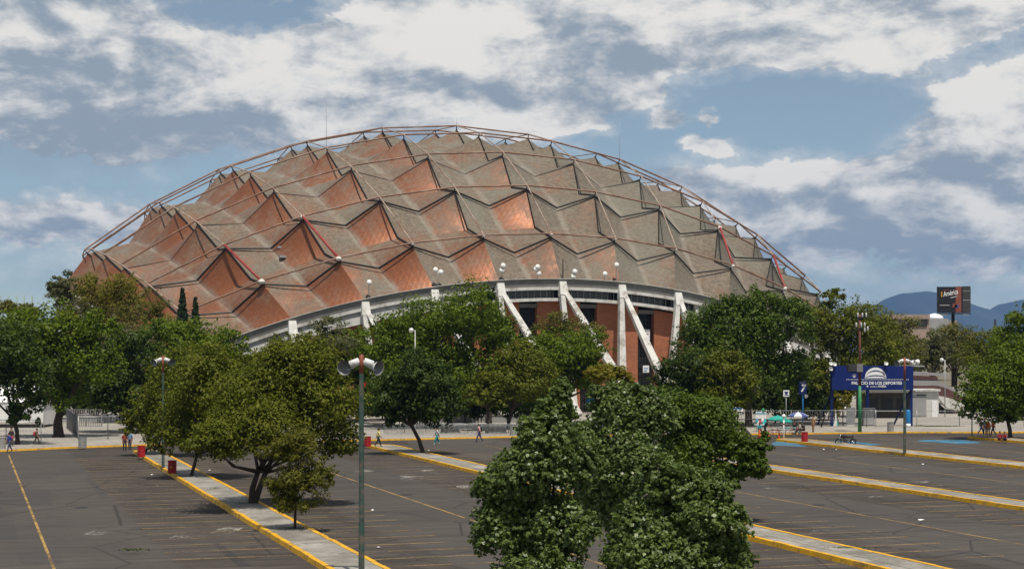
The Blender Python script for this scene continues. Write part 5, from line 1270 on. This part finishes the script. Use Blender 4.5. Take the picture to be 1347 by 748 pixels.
    A_ = np.array([V[e[0]] for e in Ed]); B_ = np.array([V[e[1]] for e in Ed]); D_ = B_-A_; LL = (D_*D_).sum(1)
    for pl_ in me.polygons:
        c_ = np.array(pl_.center); tt = np.clip(((c_-A_)*D_).sum(1)/LL, 0, 1); ds = np.linalg.norm(A_+D_*tt[:, None]-c_, axis=1); kx = part[int(ds.argmin())]
        if not sleeve and False: pass
        mi = names.index(kx)
        if kx == 'shirt' and c_[2] < pel.z+.02 and pose != 'floor': mi = 2
        if kx == 'shirt' and stripe and int(c_[2]/.075) % 2 and mi == 1: mi = 4
        pl_.material_index = mi; pl_.use_smooth = True
    T = thing('person', label, 'person', loc, face); sc_ = hgt/1.72; T.scale = (sc_,)*3
    o = bpy.data.objects.new('body', me); COL.objects.link(o); o.parent = T
    m2 = MB(); m2.lathe([(.094, -.05), (.103, .0), (.100, .05), (.072, .092), (.02, .112)], hd+Vector((0, -.022, .028)), 14)
    m2.build('hair' if hat is None else 'cap', M['hair'] if hat is None else cloth(hat), T)
    return T
def backpack(label, who, col, back=-.2, z=1.2):
    R_ = Matrix.Rotation(who.rotation_euler.z, 3, 'Z'); p = Vector(who.location) + R_ @ Vector((0, back, 0)); s_ = who.scale[0]
    t_ = thing('backpack', label, 'backpack', (p.x, p.y, p.z+z*s_), who.rotation_euler.z); m2 = MB()
    m2.lathe([(.10, -.20), (.155, -.18), (.165, 0), (.15, .14), (.09, .21), (.02, .22)], n=12, M=Matrix.Diagonal((1, .62, 1))); m2.build('bag', cloth(col), t_)
    m2 = MB(); m2.lathe([(.06, -.12), (.10, -.11), (.10, .0), (.05, .03), (.02, .03)], (0, -.07, -.03), 10, M=Matrix.Diagonal((1, .5, 1))); m2.build('pocket', cloth(tuple(c*.6 for c in col)), t_)
Wd, Ed_, Nn, Ss = PI/2, -PI/2, 0.0, PI      # facing left, right, away, towards the camera
def gl(px, py, z=.13): g_ = G(px, py, z); return g_
p = person('person in a blue jacket and jeans walking along the kerb at far left', gl(12.5, 594, .02), Wd+.9, 'walk', (.05, .07, .30), (.07, .08, .14)); backpack('red and black backpack on the walker at far left', p, (.35, .03, .03))
person('person in dark clothes standing behind the walker at far left', gl(15, 586.5), Ss, 'stand', (.035, .03, .03), (.02, .02, .03))
p = person('child in dark clothes walking on the plaza near the thick trunk', gl(48, 584.5), Ed_, 'walk', (.10, .07, .03), (.04, .035, .025), hgt=1.52); backpack('red backpack on the child near the thick trunk', p, (.42, .06, .07), -.2, 1.17)
person('person in a dark red shirt standing in shade at the left island tip', gl(164, 592.5, .02), Ss+.4, 'stand', (.25, .05, .03), (.02, .02, .03))
person('person in a light blue shirt standing behind the red drum in shade', gl(171, 591, .02), Ss-.3, 'stand', (.16, .27, .42), (.05, .06, .12))
person('man in a yellow shirt and dark jeans walking at the middle island tip', gl(497.5, 587.5, .18), Ed_+.3, 'walk', (.62, .55, .18), (.018, .03, .05))
person('woman in white and turquoise crossing the road by the leaning trunk', gl(575, 584.2, .02), Wd+.4, 'walk', (.45, .45, .45), (.03, .25, .26), skirt=True, shoes=(.6, .6, .6), hgt=1.62)
p = person('man in a red and white striped shirt walking past the barriers', gl(630.5, 581, .02), Wd, 'walk', (.60, .08, .12), (.04, .06, .17), stripe=(.68, .66, .66), hgt=1.76); backpack('black backpack on the man in the striped shirt', p, (.02, .02, .02))
person('vendor in a black shirt stooping over a cart wheel', gl(1006, 572.5), Ed_-.4, 'stoop', (.012, .012, .014), (.03, .03, .04))
person('vendor in turquoise sitting at the white stall', gl(999, 570.8), Ss, 'sit', (.05, .38, .45), (.10, .06, .06))
person('person in black sitting under the blue striped umbrella', gl(1044.5, 569.5), Ss+.5, 'sit', (.015, .015, .018), (.05, .22, .25))
person('person in a pale top sitting under the blue striped umbrella', gl(1053, 570.5), Wd, 'sit', (.50, .42, .40), (.03, .03, .035))
person('person in dark clothes sitting next to the number seven pole', gl(1057.5, 571), Wd+.3, 'sit', (.03, .025, .03), (.02, .02, .02))
person('man in a tan shirt and tan trousers standing right of the umbrellas', gl(1070, 568), Wd+.5, 'stand', (.42, .27, .15), (.36, .22, .10), hgt=1.78)
person('person in a purple top walking under the right tree', gl(1290.5, 571), Ed_, 'walk', (.16, .05, .15), (.02, .02, .04), hgt=1.74)
person('person in blue standing between the purple top and the orange vest', gl(1295.5, 571.5), Ss, 'stand', (.05, .12, .30), (.03, .03, .05))
person('worker in an orange vest and cap with bare legs at the right tree', gl(1299.8, 573.5, .1), Ss, 'stand', (.70, .16, .03), (.48, .26, .16), hat=(.75, .12, .03))
person('worker in an orange vest and dark trousers beside the right trunk', gl(1306.5, 573, .1), Wd, 'walk', (.70, .17, .04), (.02, .025, .03))
person('person in dark red sitting on the kerb left of the right trunk', gl(1314.5, 579.5, .17), Ss+.3, 'floor', (.30, .015, .035), (.22, .015, .03))
person('person in crimson sitting on the kerb close to the right trunk', gl(1321.5, 580, .17), Ss-.3, 'floor', (.34, .02, .05), (.05, .03, .04))

# ------------------------------------------------------------------ vendors' things
def umbrella(label, px, py, Y, r_, cols, droop=.42):
    b = Vector(((px-673.5)*Y/F, Y, .13)); top = P(px, py, Y).z-.13; t_ = thing('sun_umbrella', label, 'umbrella', b)
    MB().tube([(0, 0, 0), (0, 0, top+.08)], .022, 6).build('pole', M['galv'], t_)
    m2 = MB(); n = 8; vs = [(0, 0, top)]; fs = []; mi = []
    for ring in (.55, 1.0):
        for q in range(n): a_ = 2*PI*q/n+.2; vs.append((math.cos(a_)*r_*ring, math.sin(a_)*r_*ring, top-droop*ring**1.5))
    for q in range(n):
        m2.add([vs[0], vs[1+q], vs[1+(q+1) % n]], [(0, 1, 2)], q % len(cols)); m2.add([vs[1+q], vs[1+n+q], vs[1+n+(q+1) % n], vs[1+(q+1) % n]], [(0, 1, 2, 3)], q % len(cols))
        m2.add([vs[1+n+q], vs[1+n+(q+1) % n], tuple(Vector(vs[1+n+(q+1) % n])-Vector((0, 0, .14))), tuple(Vector(vs[1+n+q])-Vector((0, 0, .14)))], [(0, 1, 2, 3)], q % len(cols))
    m2.build('canopy', [M[c] for c in cols], t_); MB().lathe([(.25, 0), (.25, .08), (.05, .1)], n=10).build('base', M['darkgrey'], t_)
umbrella('green sun umbrella over the vendors, left of the blue striped one', 1023, 545.8, 180, 1.2, ['teal'])
umbrella('blue and white striped sun umbrella by the number seven pole', 1050, 541.2, 180, 1.15, ['stripe_blue', 'tarp_white'])
umbrella('small green sun umbrella behind the white striped post', 1034, 550.5, 184, .75, ['teal'], .25)
st_ = thing('market_stall', 'white and blue market stall board with hanging goods beside the vendors', 'stall', (*gp(1001, 178)[:2], .13))
MB().box((0, 0, 1.75), (1.15, .06, .75)).build('board', M['paper'], st_); MB().box((0, -.04, 1.95), (1.0, .03, .2)).build('board_print', mat('pale_blue_print', (.25, .42, .52)), st_)
for x in (-.5, .5): MB().tube([(x, .05, 0), (x, .05, 2.1)], .03, 6).build('stall_post', M['galv'], st_)
MB().box((0, -.2, .72), (1.5, .8, .06)).build('table_top', M['paper'], st_)
for k, (x, z, c) in enumerate(((-.45, 1.15, (.05, .35, .5)), (-.15, 1.05, (.5, .06, .06)), (.15, 1.2, (.65, .65, .65)), (.42, 1.1, (.04, .42, .46)), (-.3, .95, (.6, .6, .62)), (.3, .85, (.05, .4, .42)))):
    m2 = MB(); m2.lathe([(.03, .2), (.14, .12), (.17, -.05), (.13, -.2), (.02, -.22)], (x, -.12, z), 9, M=Matrix.Diagonal((1, .5, 1))); m2.build('hanging_goods', cloth(c), st_)
m2 = MB(); m2.lathe([(.16, 2.12), (.18, 2.2), (.16, 2.45), (.08, 2.5), (.02, 2.5)], (.25, .05, 0), 10); tag(m2.build('bucket', M['pole_lightgreen']), 'small green bucket on top of the white stall board', 'bucket').location = st_.location
def table(label, px, py, col):
    t_ = thing('folding_table', label, 'table', gl(px, py)); MB().box((0, 0, .72), (1.1, .6, .04)).build('table_top', cloth(col), t_)
    for x in (-.48, .48):
        for y in (-.24, .24): MB().tube([(x, y, 0), (x, y, .7)], .018, 5).build('leg', M['galv'], t_)
table('low folding table with turquoise cloth under the striped umbrella', 1039.5, 571.5, (.05, .40, .44))
def bicycle(label, px, py, rz, name='bicycle'):
    t_ = thing(name, label, 'bicycle', gl(px, py), rz)
    for x in (-.52, .52):
        m2 = MB(); m2.tube([(x+.33*math.cos(a_), 0, .35+.33*math.sin(a_)) for a_ in np.linspace(0, 2*PI, 25)], .022, 6, cap=False); wh = m2.build('wheel', M['rubber'], t_)
        m2 = MB()
        for q in range(8): a_ = PI*q/8; m2.tube([(x+.31*math.cos(a_), 0, .35+.31*math.sin(a_)), (x-.31*math.cos(a_), 0, .35-.31*math.sin(a_))], .004, 3)
        m2.build('spokes', M['galv'], wh)
    m2 = MB()
    for a_, b_ in (((-.52, .35), (-.05, .33)), ((-.05, .33), (-.2, .82)), ((-.2, .78), (.36, .78)), ((.36, .8), (-.05, .33)), ((.36, .9), (.52, .35)), ((-.52, .35), (-.18, .74))): m2.tube([(a_[0], 0, a_[1]), (b_[0], 0, b_[1])], .02, 6)
    m2.build('frame', M['drum_red'], t_); m2 = MB(); m2.tube([(.30, -.26, .98), (.36, 0, .95), (.30, .26, .98)], .014, 6); m2.build('handlebar', M['chrome'], t_); m2 = MB(); m2.box((-.22, 0, .86), (.24, .12, .05)); m2.build('saddle', M['rubber'], t_)
bicycle('bicycle with white mudguards parked in front of the stooping vendor', 1018.5, 575.5, .3)
bicycle('bicycle parked under the blue striped umbrella', 1044, 573.5, -.2)
# motorcycle
mo = thing('motorcycle', 'black motorcycle leaning on its stand in the blue bay', 'motorcycle', G(1112.5, 585.2, .02), PI-.18)
for x in (-.66, .68):
    m2 = MB(); m2.tube([(x+.26*math.cos(a_), 0, .31+.26*math.sin(a_)) for a_ in np.linspace(0, 2*PI, 25)], .052, 8, cap=False); wh = m2.build('wheel', M['rubber'], mo)
    m2 = MB()
    for q in range(6): a_ = PI*q/6; m2.tube([(x+.24*math.cos(a_), 0, .31+.24*math.sin(a_)), (x-.24*math.cos(a_), 0, .31-.24*math.sin(a_))], .008, 4)
    m2.lathe([(.06, -.05), (.06, .05)], (x, 0, .31), 10, M=Matrix.Rotation(PI/2, 3, 'X')); m2.build('rim', M['chrome'], wh)
m2 = MB(); m2.lathe([(.02, -.28), (.11, -.24), (.15, 0), (.13, .2), (.05, .28), (.02, .29)], (.18, 0, .82), 12, M=Matrix.Rotation(PI/2, 3, 'Y')); m2.build('fuel_tank', M['black'], mo)
m2 = MB(); m2.box((-.32, 0, .80), (.72, .24, .1)); m2.box((-.66, 0, .86), (.16, .24, .12)); m2.build('seat', M['rubber'], mo)
m2 = MB(); m2.box((.05, 0, .40), (.42, .26, .3)); m2.lathe([(.10, -.1), (.13, 0), (.10, .1)], (.12, 0, .58), 10); m2.build('engine', M['darkgrey'], mo)
m2 = MB(); m2.tube([(.5, -.08, .95), (.68, -.09, .31)], .025, 6); m2.tube([(.5, .08, .95), (.68, .09, .31)], .025, 6); m2.build('fork', M['chrome'], mo)
m2 = MB(); m2.tube([(.38, -.36, 1.08), (.48, -.1, 1.0), (.48, .1, 1.0), (.38, .36, 1.08)], .016, 6); m2.build('handlebar', M['chrome'], mo)
m2 = MB(); m2.lathe([(.04, -.1), (.09, -.03), (.1, .03), (.02, .05)], (.60, 0, .92), 12, M=Matrix.Rotation(PI/2, 3, 'Y')); m2.build('headlight', M['darkgrey'], mo)
m2 = MB(); m2.tube([(.15, -.14, .28), (-.3, -.17, .27), (-.75, -.17, .36)], [.025, .035, .05], 8); m2.build('exhaust', M['chrome'], mo)
m2 = MB(); m2.tube([(.5, 0, .9), (.0, 0, .72), (-.5, 0, .70), (-.66, 0, .31), (0, 0, .25), (.4, 0, .6)], .03, 6); m2.build('frame', M['black'], mo)
m2 = MB(); m2.tube([(-.66-.36*math.cos(a_), 0, .31+.36*math.sin(a_)) for a_ in np.linspace(.2, 1.9, 8)], .05, 6, sq=.4); m2.build('mudguard', M['black'], mo)
m2 = MB(); m2.tube([(.68-.34*math.cos(a_), 0, .31+.34*math.sin(a_)) for a_ in np.linspace(.6, 2.4, 8)], .05, 6, sq=.4); m2.build('mudguard', M['black'], mo)
m2 = MB(); m2.tube([(-.05, .1, .3), (-.15, .28, .0)], .015, 5); m2.build('side_stand', M['galv'], mo)
# black deckchair frame, litter
dk = thing('easel_board', 'thin black board leaning by the fence right of the man in tan', 'board', (*gp(1083, 187)[:2], .13)); MB().beam((-.25, 0, 0), (.15, .1, 1.15), .08, .5, up=(0, 1, 0)).build('board', M['black'], dk)
LIT = [(275.5, 618.5, .28, 'crumpled white paper on the road right of the nearest red drum'), (200, 624.5, .30, 'flat white scrap against the left island kerb'), (206.5, 639, .2, 'tiny pale scrap on the stalls left of the left island'), (564, 592.3, .2, 'white scrap on the road right of the leaning trunk'), (1213.5, 610.5, .28, 'white litter on the asphalt right of the dark floodlight pole'), (1211.5, 683.5, .42, 'flattened white carton on the asphalt at lower right'), (1100, 591.5, .22, 'white litter below the motorcycle, right one'), (1083.5, 591, .2, 'white litter below the motorcycle, left one'), (1054, 581.5, .5, 'white plastic bag on the road beside the vendors red drum'), (962, 624.8, .55, 'white board scrap on the road right of the ficus'), (490, 671, .2, 'small pale scrap beside the front floodlight pole'), (498, 720, .3, 'pale cardboard scrap on the stalls right of the front pole')]
for px, py, s_, lb in LIT:
    m2 = MB(); n = 7; ring = [(math.cos(2*PI*q/n)*s_*.5*rnd.uniform(.6, 1.1), math.sin(2*PI*q/n)*s_*.5*rnd.uniform(.6, 1.1), rnd.uniform(.0, .05)) for q in range(n)]
    m2.add(ring + [(0, 0, rnd.uniform(.04, .12))], [(q, (q+1) % n, n) for q in range(n)]); o = m2.build('litter', M['paper']); o.location = G(px, py, .02) + Vector((0, 0, .002)); tag(o, lb, 'litter', 'litter on the parking lot')

for px, py, Y, w_, h_, mt, lb in ((966, 538, 184, 2.0, .5, 'blue_mid', 'white banner board with pale blue print under the dense dark tree'), (779, 524, 192, 1.3, 1.3, 'drum_red', 'blue and red notice board between the foreground trees and the arena')):
    b = Vector(((px-673.5)*Y/F, Y, .13)); z = P(0, py, Y).z-.13
    t_ = thing('notice_board', lb, 'notice', b)
    for x in (-w_*.4, w_*.4): MB().tube([(x, .06, 0), (x, .06, z+h_/2)], .04, 6).build('post', M['galv'], t_)
    MB().box((0, 0, z), (w_, .06, h_)).build('panel', M['sign_white'] if mt == 'blue_mid' else M['blue_mid'], t_)
    MB().box((0, -.04, z+h_*.2), (w_*.86, .03, h_*.3)).build('print', M[mt], t_)
